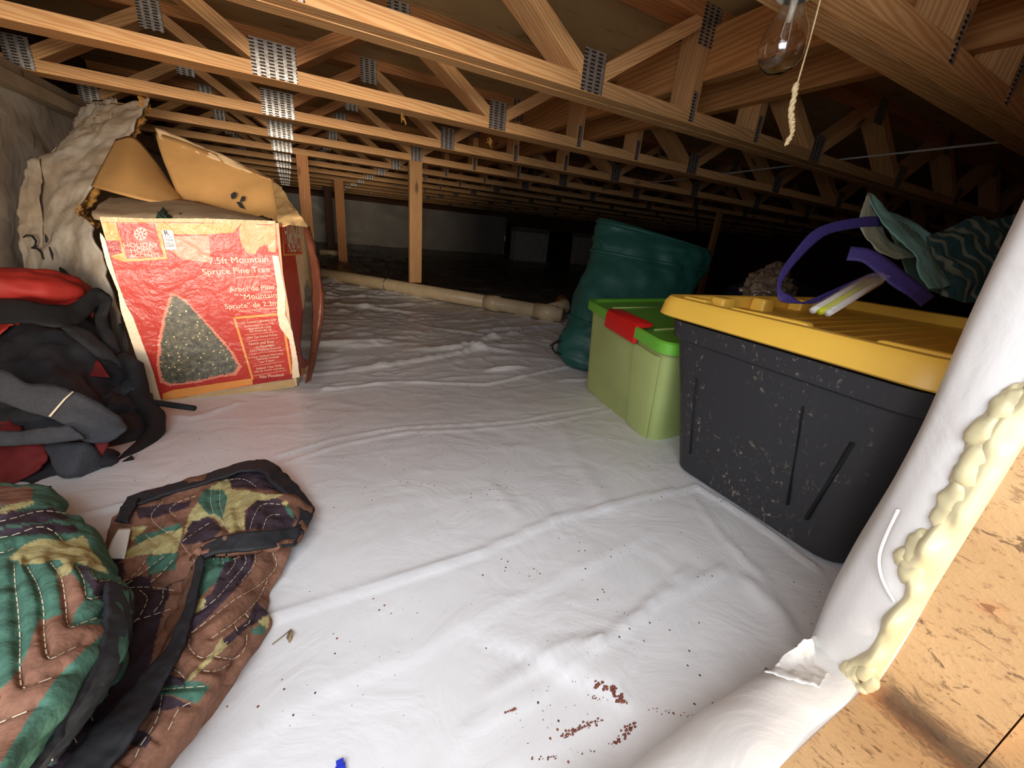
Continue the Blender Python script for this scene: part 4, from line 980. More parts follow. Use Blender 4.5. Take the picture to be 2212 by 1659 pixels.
def strap(name, top, botm, d0, mat, label=None, n=30, thick=.004, rough=.004):
    rows = [[(p[0], p[1], p[2] if len(p) > 2 else d0) for p in top], [((a[0]+b[0])/2, (a[1]+b[1])/2, ((a[2] if len(a) > 2 else d0)+(b[2] if len(b) > 2 else d0))/2-.004) for a, b in zip(top, botm)], [(p[0], p[1], p[2] if len(p) > 2 else d0) for p in botm]]
    o = patch(name, rows, mat, bp, nu=n, nv=8, thick=thick, rough=rough, rscale=25)
    if label: o['label'] = label
    return o
strap('compression_strap', [(-60, 642, .92), (50, 646, .90), (110, 656, .91), (160, 652, .95), (205, 622, 1.0), (238, 636, 1.02)], [(-60, 702, .88), (50, 696, .86), (120, 705, .87), (170, 700, .92), (212, 662, .99), (232, 660, 1.01)], .9, M['black_web'])
strap('frame_bar', [(225, 632, 1.0), (242, 645, .99), (232, 690, .97), (248, 722, .96), (262, 760, .96)], [(208, 630, 1.0), (216, 655, .985), (206, 690, .96), (218, 735, .94), (232, 775, .94)], 1, M['black_web'])
strap('frame_bar', [(150, 700, .90), (190, 712, .91), (240, 755, .93), (268, 790, .94)], [(128, 706, .88), (165, 735, .885), (215, 775, .91), (232, 782, .93)], .9, M['black_web'])
patch('red_mesh', [[(170, 660, .99), (205, 650, .99)], [(178, 675, .985), (200, 685, .985)]], M['red_dark'], bp, nu=6, nv=6, thick=.003)
patch('red_lining', [[(185, 785, .90), (212, 778, .905)], [(188, 812, .885), (236, 815, .89)]], M['red_dark'], bp, nu=6, nv=6, thick=.003)
patch('red_lower_panel', [[(-60, 900, .735), (20, 905, .735), (60, 935, .74)], [(-60, 980, .70), (50, 970, .70), (100, 975, .705)], [(-60, 1060, .67), (10, 1050, .67), (85, 1010, .69)]], M['red_dark'], bp, nu=16, nv=16, thick=.004, rough=.012)
strap('shoulder_strap', [(-60, 795, .745), (10, 800, .74), (60, 828, .735), (110, 828, .735), (160, 845, .735), (215, 870, .74), (252, 895, .745), (276, 922, .75)], [(-60, 850, .73), (0, 868, .72), (55, 888, .71), (105, 902, .705), (140, 918, .70), (180, 952, .70), (235, 955, .72), (272, 930, .74)], .74, M['grey_web'], 'wide grey padded strap')
sm = MB(); sm.tube([at(158, 846, d=.728), at(140, 862, d=.718), at(107, 900, d=.698)], .0016, 6); sm.build('strap_stitching', M['cream'], bp)
strap('lower_strap', [(-60, 934, .70), (30, 930, .695), (90, 924, .69), (150, 920, .69)], [(-60, 968, .69), (40, 962, .685), (110, 958, .68), (180, 948, .685)], .7, M['grey_web'], 'narrow grey ribbed strap')
strap('hip_pad', [(85, 950, .72), (150, 955, .71), (195, 960, .72), (232, 1000, .76)], [(110, 990, .70), (130, 1030, .69), (165, 1030, .70), (215, 1030, .74)], .7, M['grey_web'])
def webtube(name, pts, r, mat, parent=bp): 
    m = MB(); m.tube([at(*p[:2], d=p[2]) for p in pts], r, 10); return m.build(name, mat, parent)
webtube('hip_belt', [(262, 770, .95), (290, 790, .95), (298, 830, .95), (300, 870, .94), (335, 900, .91), (338, 930, .88), (310, 965, .84), (270, 1000, .79), (225, 1035, .745), (180, 1062, .71), (140, 1085, .685)], [.012, .018, .020, .022, .020, .016, .017, .016, .018, .024, .016], M['black_web'])
webtube('belt_tail', [(315, 868, .94), (350, 872, .935), (385, 877, .93), (420, 882, .928)], [.008, .007, .007, .0065], M['black_web'])
webtube('side_cord', [(260, 700, .98), (270, 745, .97), (300, 830, .955), (320, 860, .945), (335, 868, .94)], .0035, M['black_web'])
webtube('buckle', [(205, 1040, .73), (235, 1022, .75), (265, 1005, .77), (288, 990, .78), (285, 998, .78), (250, 1020, .76), (215, 1040, .74)], .007, M['black_web'])
patch('red_tag', [[(198, 948, .72), (238, 950, .73)], [(222, 985, .725), (232, 962, .73)]], M['red_dark'], bp, nu=6, nv=6, thick=.003, rough=.004)
for i, (px, py, d) in enumerate(((240, 800, .955), (275, 860, .95), (255, 900, .90), (190, 1000, .76))):
    blob('padding_lump', at(px, py, d=d), (.045, .05, .045), M['black_fabric'], bp, rough=.5, rscale=18, seed=i+20, nu=20, nv=12)

# ------------------------------------------------------------------ camouflage blanket
cbk = thing('camouflage_blanket', 'quilted camouflage blanket with black binding tossed in the lower left corner', 'blanket', (-.24, .52, -.45))
def Z7(*p): return [(x/2.186, 900+y/2.186) for x, y in p]
GRN, BRN, PUR, KHA = [np.array(srgb(*c)) for c in ((78, 116, 98), (138, 98, 78), (68, 54, 62), (184, 170, 116))]
PRINT = [
 (BRN, Z7((0, 320), (150, 335), (160, 400), (0, 425))), (KHA, Z7((0, 435), (80, 405), (170, 388), (165, 405), (60, 450), (0, 462))), (PUR, Z7((-200, 470), (250, 430), (330, 480), (200, 500), (-200, 525))), (PUR, Z7((-200, 545), (200, 505), (360, 515), (372, 548), (100, 560), (-200, 590))),
 (BRN, Z7((190, 950), (330, 985), (440, 975), (520, 1000), (400, 1100), (270, 1230), (150, 1400), (0, 1640), (-200, 1700), (-200, 1300), (0, 1290), (90, 1200), (150, 1050))), (BRN, Z7((270, 750), (345, 740), (385, 790), (410, 860), (345, 985), (215, 1100), (210, 960), (300, 930))),
 (GRN, Z7((415, 850), (505, 895), (445, 975), (335, 995), (365, 905))), (KHA, Z7((45, 665), (120, 600), (180, 578), (300, 590), (390, 565), (430, 620), (520, 745), (460, 730), (400, 700), (350, 690), (330, 740), (268, 762), (262, 722), (300, 700), (290, 675), (240, 680), (190, 695), (110, 700))),
 (PUR, Z7((358, 705), (405, 705), (440, 765), (535, 775), (510, 880), (440, 840), (405, 760))),
 # right flap
 (BRN, Z7((590, 380), (700, 350), (1000, 320), (900, 470), (600, 520))), (PUR, Z7((640, 430), (900, 400), (890, 430), (760, 470), (660, 480))), (KHA, Z7((625, 520), (700, 515), (650, 565), (620, 590))), (GRN, Z7((640, 560), (740, 540), (850, 500), (860, 530), (720, 580), (640, 610))),
 (KHA, Z7((590, 640), (700, 575), (860, 525), (850, 600), (830, 650), (700, 650), (590, 672))), (GRN, Z7((680, 665), (840, 640), (830, 720), (700, 745))), (BRN, Z7((580, 670), (690, 660), (700, 745), (600, 760))),
 (KHA, Z7((1000, 330), (1075, 282), (1095, 345), (1160, 350), (1335, 370), (1300, 385), (1205, 400), (1150, 450), (1165, 530), (1090, 545), (1040, 500), (980, 470), (920, 500), (855, 610), (870, 540), (900, 450), (960, 370))),
 (GRN, Z7((928, 400), (970, 342), (1050, 345), (1070, 390), (1055, 480), (990, 460))), (PUR, Z7((1078, 285), (1150, 245), (1260, 255), (1340, 345), (1165, 342), (1090, 330))), (PUR, Z7((1165, 440), (1220, 390), (1330, 390), (1400, 480), (1370, 530), (1160, 535))), (PUR, Z7((910, 490), (980, 475), (1050, 530), (1000, 580), (930, 640), (850, 600))), (KHA, Z7((1330, 400), (1360, 400), (1350, 430), (1330, 420))), (GRN, Z7((1335, 430), (1365, 425), (1400, 500), (1370, 470))),
 # brown strip
 (BRN, Z7((860, 600), (1400, 600), (1320, 900), (1000, 1300), (600, 1700), (400, 1700), (700, 1200))), (GRN, Z7((935, 685), (1125, 640), (1085, 745), (1000, 800), (915, 880))), (PUR, Z7((1060, 690), (1205, 645), (1185, 735), (1080, 850), (980, 950), (875, 1040), (890, 920), (1000, 830))), (KHA, Z7((890, 915), (940, 860), (975, 860), (960, 900), (885, 965))),
 (KHA, Z7((1005, 1110), (1050, 1038), (1092, 1070), (1020, 1130), (925, 1222), (868, 1262), (885, 1235))), (GRN, Z7((690, 1275), (900, 1245), (995, 1270), (935, 1352), (800, 1315), (690, 1310))), (PUR, Z7((650, 1312), (800, 1318), (910, 1372), (760, 1385), (630, 1395))), (PUR, Z7((1055, 1050), (1170, 960), (1210, 870), (1275, 935), (1170, 995), (1080, 1075))), (PUR, Z7((520, 1505), (650, 1480), (725, 1510), (690, 1565), (560, 1545))), (GRN, Z7((1180, 1010), (1250, 965), (1245, 1030), (1190, 1035))), (KHA, Z7((1215, 965), (1275, 930), (1260, 1010), (1245, 985))), (PUR, Z7((700, 1180), (860, 1240), (880, 1270), (740, 1280), (700, 1230))),
]
def m_cloth():
    m, nt, b = newmat('camouflage_cloth'); at_ = N(nt, 'ShaderNodeVertexColor'); at_.layer_name = 'print'
    fine = noise_(nt, tex(nt), 160, 3); v_ = ramp(nt, [(.3, (.78, .78, .78)), (.7, (1.12, 1.12, 1.12))]); nt.links.new(fine, v_.inputs[0])
    nt.links.new(mixc(nt, 1.0, at_.outputs[0], v_.outputs[0], 'MULTIPLY'), b.inputs['Base Color']); b.inputs['Roughness'].default_value = .85
    b.inputs['Specular IOR Level'].default_value = .2
    bump(nt, b, noise_(nt, tex(nt), 34, 4), .4, .012); return m
M['cloth'] = m_cloth()
CL = []
STITCH = [Z7(*q) for q in (
 [(68, 700), (72, 790), (85, 900), (95, 1050), (95, 1200), (110, 1280), (200, 1250), (290, 1215)], [(130, 710), (180, 800), (205, 900), (210, 1030), (230, 1140), (300, 1115), (385, 1075)], [(240, 690), (290, 760), (310, 880), (325, 990), (400, 970), (475, 945)],
 [(360, 705), (395, 770), (412, 860), (470, 850), (530, 850)], [(0, 1445), (60, 1420), (170, 1375)], [(430, 730), (460, 775), (530, 770)], [(-60, 510), (60, 480), (200, 445), (330, 460)], [(-60, 580), (60, 560), (180, 520), (250, 540), (300, 590)], [(-60, 650), (20, 640), (80, 615)], [(-120, 900), (-60, 1100), (-60, 1300), (0, 1330)],
 [(1180, 530), (1200, 470), (1240, 415), (1340, 415)], [(1240, 530), (1270, 470), (1350, 462)], [(1000, 340), (995, 400), (1015, 470), (1050, 520)], [(1040, 350), (1040, 420), (1070, 500), (1075, 540)], [(1120, 430), (1125, 480), (1140, 535)], [(1060, 300), (1150, 295), (1210, 330)], [(860, 590), (900, 560), (960, 520), (1000, 495)], [(850, 590), (880, 630), (925, 690)],
 [(770, 400), (715, 465), (750, 520), (840, 570)], [(925, 375), (850, 400), (800, 440), (840, 480)], [(690, 560), (740, 600)], [(560, 790), (640, 740), (700, 660)], [(600, 790), (720, 700), (800, 640)], [(700, 790), (760, 740), (830, 660)], [(580, 810), (700, 805), (850, 825)],
 [(615, 830), (615, 900)], [(660, 820), (695, 860), (660, 940), (620, 985)], [(770, 820), (765, 870), (720, 930)], [(600, 970), (680, 950), (830, 900)],
 [(905, 1020), (940, 995), (1100, 870), (1230, 790), (1305, 705), (1285, 635)], [(1000, 1045), (1110, 970), (1210, 870), (1270, 760)], [(1150, 640), (1160, 690), (1090, 780), (1020, 860), (940, 920)], [(1205, 640), (1200, 700), (1130, 790)], [(1095, 650), (1110, 690), (1060, 760)], [(1050, 655), (1055, 700)], [(1008, 660), (1012, 690)],
 [(895, 1050), (895, 1090), (955, 1140), (1040, 1090), (1100, 1040)], [(800, 1130), (805, 1180), (850, 1210), (875, 1240)], [(720, 1215), (750, 1250), (790, 1268)], [(960, 1200), (1020, 1200), (1100, 1160)], [(1015, 1132), (1110, 1142), (1160, 1085), (1165, 1020)], [(1160, 930), (1180, 970), (1130, 1000)], [(1110, 990), (1125, 1020)],
 [(500, 1160), (498, 1210), (508, 1280)], [(395, 1325), (425, 1400), (440, 1440)], [(325, 1440), (345, 1500), (372, 1560)], [(235, 1560), (250, 1640)], [(665, 1305), (740, 1290), (975, 1272)], [(765, 1315), (750, 1400), (720, 1470), (665, 1550), (645, 1600), (600, 1650)], [(680, 1330), (640, 1400), (600, 1480), (545, 1590)], [(900, 1350), (840, 1385), (800, 1470), (740, 1530)])]
STL = []
def cloth(name, rows, base, mode='z', nu=90, nv=90, seed=3, thick=.008, chev=None, rough=.006):
    S = Surf(rows, mode); us, vs = np.linspace(0, 1, nu), np.linspace(0, 1, nv); G = S.grid(us, vs); n = grid_normals(G)
    G = G+n*(nz(G, 11, seed, 3)*rough*1.6)[..., None]
    puff = np.zeros((nv, nu))
    P0 = project(G); dmin = np.full((nv, nu), 1e9)
    for pl in STITCH:
        d_, _s = polydist(P0[..., 0], P0[..., 1], pl); dmin = np.minimum(dmin, d_)
    G = G+n*(.0045*(1-np.exp(-(dmin/11)**2)))[..., None]
    P2 = project(G); wx = P2[..., 0]; wy = P2[..., 1]
    jx = np.array([[mn.noise(Vector((a/22, b_/22, 1.5))) for a, b_ in zip(r1, r2)] for r1, r2 in zip(wx, wy)])*4.0
    wx = wx+jx; wy = wy-jx
    colr = np.tile(base, (nv, nu, 1)).astype(float)
    for c, poly in PRINT: colr[inpoly(wx, wy, poly)] = c
    o = gridmesh(name, G, M['cloth'], cbk, thick)
    ca = o.data.color_attributes.new('print', 'FLOAT_COLOR', 'POINT')
    ca.data.foreach_set('color', np.concatenate([colr.reshape(-1, 3), np.ones((nu*nv, 1))], 1).ravel())
    CL.append((G, o))
    return o
def stitch(mb, pts, dash=.0056, gap=.0030, r=.00045):
    if len(pts) < 4: return
    pts = np.array(pts); d = np.r_[0, np.cumsum(np.linalg.norm(np.diff(pts, axis=0), axis=1))]; s = 0
    while s+dash < d[-1]:
        a = [np.interp(s, d, pts[:, i]) for i in range(3)]; b = [np.interp(s+dash, d, pts[:, i]) for i in range(3)]
        mb.tube([a, b], r, 4, cap=False); s += dash+gap
cloth('right_flap', [[(276, 1082, -.447), (420, 1040, -.440), (560, 1001, -.440), (612, 1033, -.442), (668, 1095, -.447)], [(252, 1130, -.447), (400, 1115, -.425), (520, 1080, -.41), (600, 1095, -.415), (668, 1118, -.440)],
    [(228, 1200, -.447), (350, 1205, -.43), (440, 1180, -.405), (560, 1150, -.400), (655, 1155, -.430)], [(236, 1290, -.447), (300, 1290, -.44), (400, 1250, -.425), (440, 1206, -.40), (600, 1180, -.41)]], BRN*.8, nu=190, nv=130, chev=(7, 2.0, 1.5))
cloth('lower_fold', [[(400, 1215, -.44), (440, 1206, -.412), (530, 1192, -.410), (632, 1172, -.436)], [(385, 1290, -.44), (450, 1280, -.405), (520, 1262, -.405), (598, 1262, -.442)], [(355, 1390, -.44), (420, 1380, -.40), (500, 1360, -.405), (562, 1348, -.445)],
    [(320, 1480, -.44), (380, 1480, -.395), (450, 1470, -.40), (506, 1448, -.447)], [(250, 1580, -.44), (320, 1580, -.395), (380, 1575, -.40), (420, 1560, -.447)], [(150, 1700, -.44), (220, 1710, -.39), (280, 1715, -.40), (318, 1700, -.447)]], BRN, nu=110, nv=210, chev=(7, 1.0, 1.2), seed=6)
cloth('side_tab', [[(545, 1270, -.444), (570, 1300, -.438), (582, 1330, -.447)], [(520, 1330, -.444), (550, 1345, -.430), (578, 1350, -.447)], [(490, 1400, -.444), (520, 1410, -.425), (553, 1392, -.447)], [(440, 1480, -.444), (480, 1480, -.43), (508, 1450, -.447)]], BRN, nu=30, nv=50, chev=(4, 1, .6), seed=8)
cloth('inner_fold', [[(225, 1200, -.446), (330, 1210, -.440), (440, 1215, -.440)], [(240, 1300, -.446), (320, 1290, -.435), (430, 1290, -.440)], [(200, 1420, -.446), (290, 1400, -.438), (400, 1400, -.44)], [(120, 1560, -.446), (210, 1540, -.44), (330, 1520, -.44)], [(20, 1710, -.446), (120, 1710, -.44), (250, 1700, -.44)]], PUR*.8, nu=50, nv=70, chev=(7, 1.5, 1.3), seed=9)
rows_l = [[(-260, 1050, -.440), (-70, 1040, -.405), (40, 1046, -.395), (100, 1054, -.40), (125, 1080, -.425), (118, 1095, -.45)], [(-260, 1140, -.440), (-70, 1130, -.36), (60, 1120, -.35), (140, 1130, -.365), (172, 1152, -.41), (165, 1165, -.45)], [(-260, 1230, -.440), (-70, 1220, -.335), (80, 1205, -.32), (190, 1195, -.34), (228, 1222, -.39), (215, 1240, -.45)],
    [(-260, 1330, -.440), (-70, 1320, -.32), (90, 1300, -.30), (215, 1270, -.32), (268, 1290, -.38), (250, 1310, -.45)], [(-260, 1440, -.440), (-70, 1430, -.31), (80, 1410, -.29), (205, 1370, -.31), (262, 1370, -.375), (240, 1400, -.45)], [(-260, 1570, -.440), (-70, 1560, -.305), (50, 1540, -.28), (165, 1480, -.30), (232, 1450, -.365), (210, 1480, -.45)], [(-280, 1720, -.440), (-90, 1740, -.30), (-40, 1720, -.27), (30, 1680, -.29), (95, 1640, -.36), (80, 1660, -.45)]]
cloth('left_fold', rows_l, GRN, nu=230, nv=240, chev=(5, 2.2, 1.2), seed=4)
from mathutils.bvhtree import BVHTree
def cast_stitches():
    trees = []
    for G, _o in CL:
        a, b = G.shape[:2]; trees.append(BVHTree.FromPolygons([tuple(p) for p in G.reshape(-1, 3)], [(i*b+j, i*b+j+1, (i+1)*b+j+1, (i+1)*b+j) for i in range(a-1) for j in range(b-1)]))
    for pl in STITCH:
        P_ = np.array(pl); Bz = cr_basis(len(P_), np.linspace(0, 1, 90)) @ P_; run = []; last = None
        for q in Bz:
            d = Vector(ray(q[0], q[1])); hits = [(h[3], h[0], k) for k, h in enumerate(t.ray_cast(Vector((0, 0, 0)), d) for t in trees) if h[0] is not None]
            if not hits:
                if run: stitch(SB[lk], run)
                run = []; last = None; continue
            _d, hp, k = min(hits, key=lambda h_: h_[0]); p = hp*(1-.0012/hp.length)
            if last is not None and ((p-last).length > .02 or k != lk): stitch(SB[lk], run); run = []
            run.append(tuple(p)); last = p; lk = k
        if run: stitch(SB[lk], run)
    for (G, o), s_ in zip(CL, SB):
        if s_.v: s_.build('quilting_stitch', M['cream'], o)
SB = [MB() for _ in CL]; cast_stitches()
def binding(name, rows, lift=.004, ur=(0, 1), vr=(0, 1), nu=40, nv=10, mode='z', **k):
    return patch(name, rows, M['black_fabric'], cbk, mode=mode, nu=nu, nv=nv, thick=.004, rough=.003, rscale=40, ur=ur, vr=vr, lift=lift, **k)
binding('binding', rows_l, ur=(.60, .92), vr=(.50, 1.0), nu=20, nv=90, lift=.007)
binding('binding', [[(276, 1078, -.440), (420, 1036, -.434), (560, 997, -.434), (616, 1030, -.435), (672, 1094, -.440), (672, 1118, -.437), (650, 1160, -.430)], [(270, 1100, -.436), (415, 1056, -.428), (545, 1018, -.418), (590, 1050, -.412), (640, 1098, -.425), (645, 1115, -.424), (632, 1148, -.420)]], nu=90, nv=8, lift=.004)
binding('binding', [[(645, 1140, -.422), (560, 1150, -.392), (490, 1158, -.392), (440, 1172, -.395)], [(636, 1178, -.428), (550, 1190, -.398), (490, 1196, -.398), (436, 1210, -.400)]], nu=50, nv=8, lift=.004)
binding('binding', [[(432, 1190, -.398), (408, 1290, -.395), (368, 1390, -.39), (300, 1470, -.385), (210, 1570, -.38), (110, 1700, -.38)], [(442, 1215, -.396), (424, 1300, -.392), (396, 1400, -.388), (352, 1480, -.384), (290, 1590, -.38), (190, 1710, -.38)]], nu=70, nv=8, lift=.003)
binding('binding', [[(276, 1082, -.440), (262, 1110, -.440), (252, 1130, -.440)], [(300, 1076, -.430), (288, 1110, -.430), (280, 1132, -.430)]], nu=20, nv=8)
lw = patch('care_label', [[(256, 1142, -.425), (283, 1140, -.425)], [(240, 1170, -.424), (276, 1172, -.424)], [(226, 1206, -.430), (268, 1207, -.430)]], M['white_label'], cbk, mode='z', nu=8, nv=12, thick=.001); lw['label'] = 'blank white care label'

# ------------------------------------------------------------------ shopping bag on the lid
sb_ = thing('shopping_bag', 'pale teal reusable shopping bag with purple handles flopped on the yellow lid', 'shopping bag', (1.15, .36, -.108))
patch('inner_panel', [[(1874, 418, .86), (1882, 424, .86), (1890, 445, .87)], [(1859, 468, .84), (1876, 470, .85), (1898, 478, .87)], [(1862, 497, .83), (1890, 500, .85), (1925, 520, .87)], [(1892, 540, .82), (1920, 535, .845), (1962, 540, .87)], [(1930, 558, .82), (1955, 558, .84), (1985, 552, .865)]], M['bag_in'], sb_, nu=18, nv=30, thick=.0015, rough=.004, rscale=20)
patch('mouth_panel', [[(1874, 417, .86), (1884, 420, .87), (1896, 440, .89)], [(1893, 462, .85), (1915, 455, .87), (1935, 470, .90)], [(1915, 495, .835), (1950, 490, .86), (1985, 505, .90)], [(1958, 528, .825), (1990, 525, .85), (2012, 545, .89)], [(1982, 552, .82), (2012, 560, .84), (2032, 580, .88)], [(1988, 590, .81), (2022, 595, .83), (2046, 600, .86)], [(2012, 622, .80), (2036, 622, .82), (2056, 615, .85)]], M['bag_teal'], sb_, nu=22, nv=50, thick=.0015, rough=.004, rscale=20)
patch('bag_side', [[(2000, 512, .92), (2060, 486, .93), (2110, 466, .94), (2160, 470, .95), (2260, 440, .97)], [(2015, 550, .90), (2060, 540, .90), (2120, 530, .91), (2180, 520, .93), (2260, 500, .96)], [(2035, 600, .875), (2080, 600, .87), (2130, 595, .88), (2190, 590, .91), (2260, 570, .95)], [(2030, 640, .855), (2080, 650, .85), (2130, 650, .86), (2190, 645, .88), (2260, 640, .93)]], M['bag_print'], sb_, nu=40, nv=26, thick=.0015, rough=.012, rscale=14)
patch('bag_back', [[(1905, 452, .98), (1960, 470, 1.0), (2010, 505, 1.0)], [(1930, 520, .98), (1980, 540, 1.0), (2030, 560, 1.0)], [(1960, 600, .97), (2000, 620, .98), (2050, 640, .98)]], M['bag_teal'], sb_, nu=14, nv=14, thick=.0015, rough=.006, rscale=14)
pm_ = Plane(at(1950, 505, d=.852), np.array(at(1950, 505, d=1.0))*-1)
tm = MB()
text(tm, pm_, 'FRAUD', (1970, 512), (1937, 474), .006, 0, .75)
tm.build('bag_lettering', M['black_fabric'], sb_, smoothf=False)
def handle(name, top, botm, lab=None):
    rows = [top, [((a[0]+b[0])/2, (a[1]+b[1])/2, (a[2]+b[2])/2) for a, b in zip(top, botm)], botm]
    return patch(name, rows, M['purple'], sb_, nu=60, nv=5, thick=.002)
handle('handle', [(1900, 468, .855), (1870, 468, .835), (1800, 480, .82), (1755, 500, .81), (1715, 545, .80), (1685, 590, .785), (1679, 630, .775), (1690, 652, .77), (1735, 652, .775), (1800, 625, .79), (1880, 590, .83), (1935, 570, .87)],
       [(1905, 488, .855), (1868, 490, .835), (1802, 502, .82), (1770, 518, .81), (1730, 556, .80), (1696, 598, .785), (1688, 625, .775), (1708, 638, .77), (1748, 656, .78), (1810, 640, .795), (1880, 610, .83), (1935, 596, .87)])
handle('handle', [(1838, 532, .80), (1880, 538, .785), (1920, 560, .77), (1960, 590, .76), (1995, 618, .76), (2020, 640, .78)], [(1828, 562, .80), (1862, 566, .785), (1895, 590, .765), (1930, 618, .75), (1965, 640, .75), (1990, 662, .77)])
# wrapped pack of rods on the lid
pk = thing('rod_pack', 'small clear wrapped pack of white and lime rods lying on the yellow lid', 'pack of rods', tuple(at(1772, 680, d=.625)))
p0, p1 = at(1772, 674, d=.622), at(1886, 606, d=.70); ax_ = (p1-p0)/np.linalg.norm(p1-p0); sidev = np.cross(ax_, (0, 0, 1)); sidev /= np.linalg.norm(sidev)
for k, (mname, nm) in enumerate((('white_label', 'white_rod'), ('lime', 'lime_rod'), ('white_label', 'white_rod'))):
    if mname == 'lime' and 'lime' not in M: M['lime'] = plain('lime_rod', srgb(206, 210, 40), .4, .05, 20)
    off = sidev*(k-1)*.0105
    MB().tube([p0+off, p1+off], .0052, 12).build(nm, M[mname], pk)
M['film'] = newmat('clear_film')[0]; _b = M['film'].node_tree.nodes['Principled BSDF']; _b.inputs['Roughness'].default_value = .12; _b.inputs['Alpha'].default_value = .22; _b.inputs['Base Color'].default_value = (.8, .75, .7, 1)
G_ = Surf([[tuple(p0-sidev*.017+np.array([0, 0, .004])), tuple(p1-sidev*.017+np.array([0, 0, .004])), tuple(p1+ax_*.03-sidev*.012)], [tuple(p0+np.array([0, 0, .0075])), tuple(p1+np.array([0, 0, .0075])), tuple(p1+ax_*.035+np.array([0, 0, .004]))], [tuple(p0+sidev*.017+np.array([0, 0, .004])), tuple(p1+sidev*.017+np.array([0, 0, .004])), tuple(p1+ax_*.03+sidev*.012)]], 'w').grid(np.linspace(0, 1, 30), np.linspace(0, 1, 12))
gridmesh('film_wrapper', G_+(nz(G_, 90, 3, 2)*.002)[..., None]*np.array([0, 0, 1]), M['film'], pk, thick=0)

# crumpled film and dark tarp behind the tote
tag(patch('plastic_bundle', [[(1640, 588, 1.26), (1662, 574, 1.24), (1684, 563, 1.24), (1700, 572, 1.27)], [(1618, 604, 1.20), (1655, 594, 1.16), (1690, 590, 1.17), (1708, 600, 1.24)], [(1600, 622, 1.16), (1650, 626, 1.10), (1695, 628, 1.12), (1716, 630, 1.2)], [(1600, 650, 1.18), (1650, 660, 1.14), (1695, 660, 1.16), (1720, 660, 1.22)]], M['foil'], nu=40, nv=40, thick=.001, rough=.018, rscale=38), 'crumpled clear plastic bundle peeking out behind the yellow lid', 'plastic bundle')
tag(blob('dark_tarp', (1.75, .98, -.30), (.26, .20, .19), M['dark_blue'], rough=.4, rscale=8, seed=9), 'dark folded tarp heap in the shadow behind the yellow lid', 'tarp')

# ------------------------------------------------------------------ bulb, socket, pull string
bc = at(1689, 104, y=.478); bxx, byy, bzz = bc
bu = thing('light_bulb', 'unlit clear glass bulb hanging under the nearest truss at top right', 'light bulb', (bxx, byy, bzz-.032))
def revolve(name, prof, mat, parent, c=(bxx, byy), n=40):
    v = []; f = []
    for r, z in prof:
        for j in range(n): q = 2*math.pi*j/n; v.append((c[0]+r*math.cos(q), c[1]+r*math.sin(q), z))
    for i in range(len(prof)-1):
        for j in range(n): f.append((i*n+j, i*n+(j+1) % n, (i+1)*n+(j+1) % n, (i+1)*n+j))
    return mesh(name, v, f, mat, parent)
zt = bzz
outer = [(.0006, zt-.032), (.012, zt-.0305), (.022, zt-.025), (.029, zt-.015), (.032, zt-.002), (.0315, zt+.010), (.028, zt+.022), (.022, zt+.034), (.0165, zt+.044), (.0145, zt+.053), (.0142, zt+.060)]
inner = [(max(.0004, r-.0008), z+(.0008 if i < 3 else 0)) for i, (r, z) in enumerate(outer)][::-1]
gl = revolve('glass_envelope', outer+inner, M['glass'], bu)
fi = MB(); fi.tube([(bxx-.004, byy, zt+.055), (bxx-.010, byy, zt+.012)], .0005, 6); fi.tube([(bxx+.004, byy, zt+.055), (bxx+.010, byy, zt+.012)], .0005, 6); fi.tube([(bxx-.010, byy, zt+.012), (bxx, byy, zt+.008), (bxx+.010, byy, zt+.012)], .0004, 6); fi.tube([(bxx, byy, zt+.060), (bxx, byy, zt+.030)], [.006, .003], 10)
fi.build('filament_support', M['porcelain'], bu)
revolve('screw_cap', [(.0135, zt+.056), (.0135, zt+.0735), (.001, zt+.0740)], M['metal'], bu)
lh = thing('lamp_holder', 'white porcelain lamp holder fixed to the nearest truss chord above the bulb', 'lamp holder', (bxx, byy, zt+.060))
zc = ZB-.0005
revolve('holder_body', [(.0142, zt+.0605), (.020, zt+.058), (.0255, zt+.061), (.027, zt+.067), (.026, zt+.074), (.030, zt+.080), (.052, max(zt+.084, zc-.010)), (.054, zc-.004), (.053, zc), (.0005, zc)], M['porcelain'], lh)
ps_ = thing('pull_string', 'knotted pale cotton pull string hanging beside the bulb', 'string', tuple(at(1706, 312, y=.465)))
yS = .465
MB().tube([at(1776, -30, y=yS), at(1772, 0, y=yS), at(1748, 92, y=yS), at(1722, 182, y=yS)], .0012, 8).build('cord', M['string'], ps_)
kn = [(1722, 180), (1718, 190), (1717, 205), (1712, 225), (1709, 245), (1711, 262), (1712, 276), (1711, 290), (1704, 302), (1698, 314)]
rk = [.0035, .0055, .0042, .0052, .0045, .0054, .0045, .003, .0048, .002]
for s_ in (-1, 1):
    m = MB(); P_ = [at(x, y, y=yS) for x, y in kn]; dd = []
    Bf = cr_basis(len(P_), np.linspace(0, 1, 70)) @ np.array(P_); rf = cr_basis(len(P_), np.linspace(0, 1, 70)) @ np.array(rk)
    m.tube([p+cr*.0018*s_*math.sin(i*.55)+cf*.0018*s_*math.cos(i*.55) for i, p in enumerate(Bf)], list(np.maximum(.0012, rf*.62)), 8)
    m.build('knotted_end', M['string'], ps_)

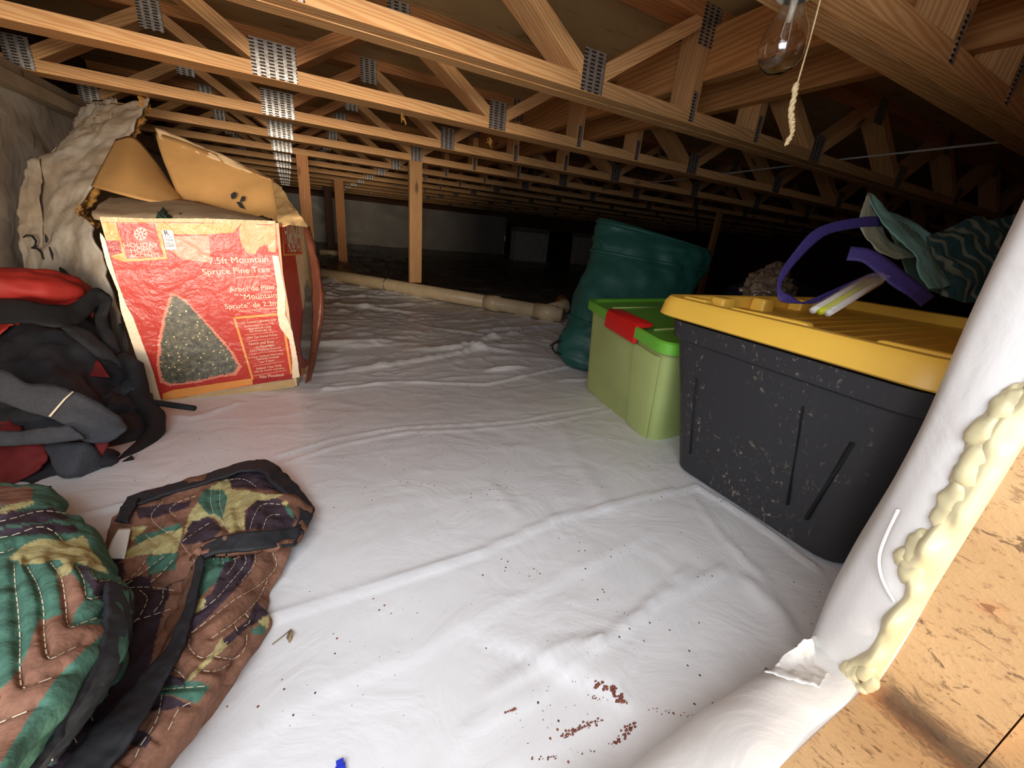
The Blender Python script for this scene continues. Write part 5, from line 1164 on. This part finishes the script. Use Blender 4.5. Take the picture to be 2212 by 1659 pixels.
# ------------------------------------------------------------------ small bits
def fz(px, py):
    z = -.47
    for _ in range(8): p = at(px, py, z=z); z = floorz(p[0], p[1])+.0
    return at(px, py, z=z)
c = fz(737, 1674); b = MB(); b.box((c[0]-.004, c[1]-.006, c[2]), (c[0]+.004, c[1]+.006, c[2]+.004)); b.box((c[0]-.003, c[1]+.004, c[2]+.001), (c[0]+.003, c[1]+.009, c[2]+.006)); tag(b.build('clip', M['blue_plastic'], None, smoothf=False), 'tiny blue plastic clip on the liner at the bottom edge', 'clip')
c = fz(624, 1378); lf = thing('dry_leaf', 'small curled dry leaf on the white liner beside the blanket', 'leaf', tuple(c))
patch('leaf_blade', [[(628, 1358, -.448), (631, 1366, -.441), (632, 1376, -.448)], [(622, 1368, -.449), (626, 1374, -.444), (630, 1384, -.449)], [(618, 1378, -.449), (621, 1382, -.447), (625, 1390, -.449)]], M['leaf'], lf, mode='z', nu=8, nv=8, thick=.0006)
MB().tube([at(626, 1362, z=-.446), at(610, 1375, z=-.446), at(588, 1392, z=-.447)], .0006, 6).build('stem', M['leaf'], lf)
for i, (px, py, yy) in enumerate(((868, 243, 1.68), (1343, 408, 2.29), (1058, 296, 1.69))):
    m = MB(); R_ = random.Random(i)
    for k in range(7): 
        p = at(px, py, y=yy); m.tube([p, p+np.array([R_.uniform(-.012, .012), -.004, -.010-R_.uniform(0, .01)]), p+np.array([R_.uniform(-.02, .02), -.004, -.02-R_.uniform(0, .02)])], .0010, 5)
    tag(m.build('fibre_tuft', M['fiberglass']), ['straw coloured fibre tuft caught under the second chord at its middle', 'straw coloured fibre tuft dangling under the dark third chord at right', 'tiny straw tuft below the plate of the second chord'][i], 'fibre tuft')

# mortar crumbs swept along the folds
cr_ = MB(); R_ = random.Random(11)
LN = [([(1285, 1475), (1325, 1495), (1345, 1520)], 60, .0022), ([(1212, 1592), (1250, 1575), (1300, 1553)], 70, .0012), ([(1330, 1605), (1352, 1585), (1372, 1560)], 50, .0015), ([(1098, 1538), (1116, 1535)], 22, .0012), ([(1270, 1508), (1310, 1512)], 14, .0010), ([(1150, 1640), (1240, 1630), (1330, 1605)], 30, .0009), ([(1400, 1530), (1500, 1545)], 18, .0009), ([(1100, 1600), (1400, 1300)], 60, .0006), ([(700, 1520), (1000, 1250)], 40, .0005)]
for pl, n_, r in LN:
    P_ = np.array(pl, float)
    for _ in range(n_):
        q = (cr_basis(len(P_), [R_.random()]) @ P_)[0]+np.array([R_.gauss(0, 5 if r > .0008 else 60), R_.gauss(0, 3 if r > .0008 else 40)])
        c = fz(q[0], q[1]); s_ = r*R_.uniform(.35, 1.1); cr_.tube([(c[0]-s_, c[1], c[2]+s_*.3), (c[0], c[1]+s_*R_.uniform(-.5, .5), c[2]+s_*.6), (c[0]+s_, c[1], c[2]+s_*.3)], [s_*.3, s_*.8, s_*.3], 5)
tag(cr_.build('mortar_crumbs', plain('brick_crumb', srgb(132, 74, 56), .9, .4, 300)), 'reddish brown mortar crumbs scattered in the folds of the white liner', 'crumbs', kind='stuff')
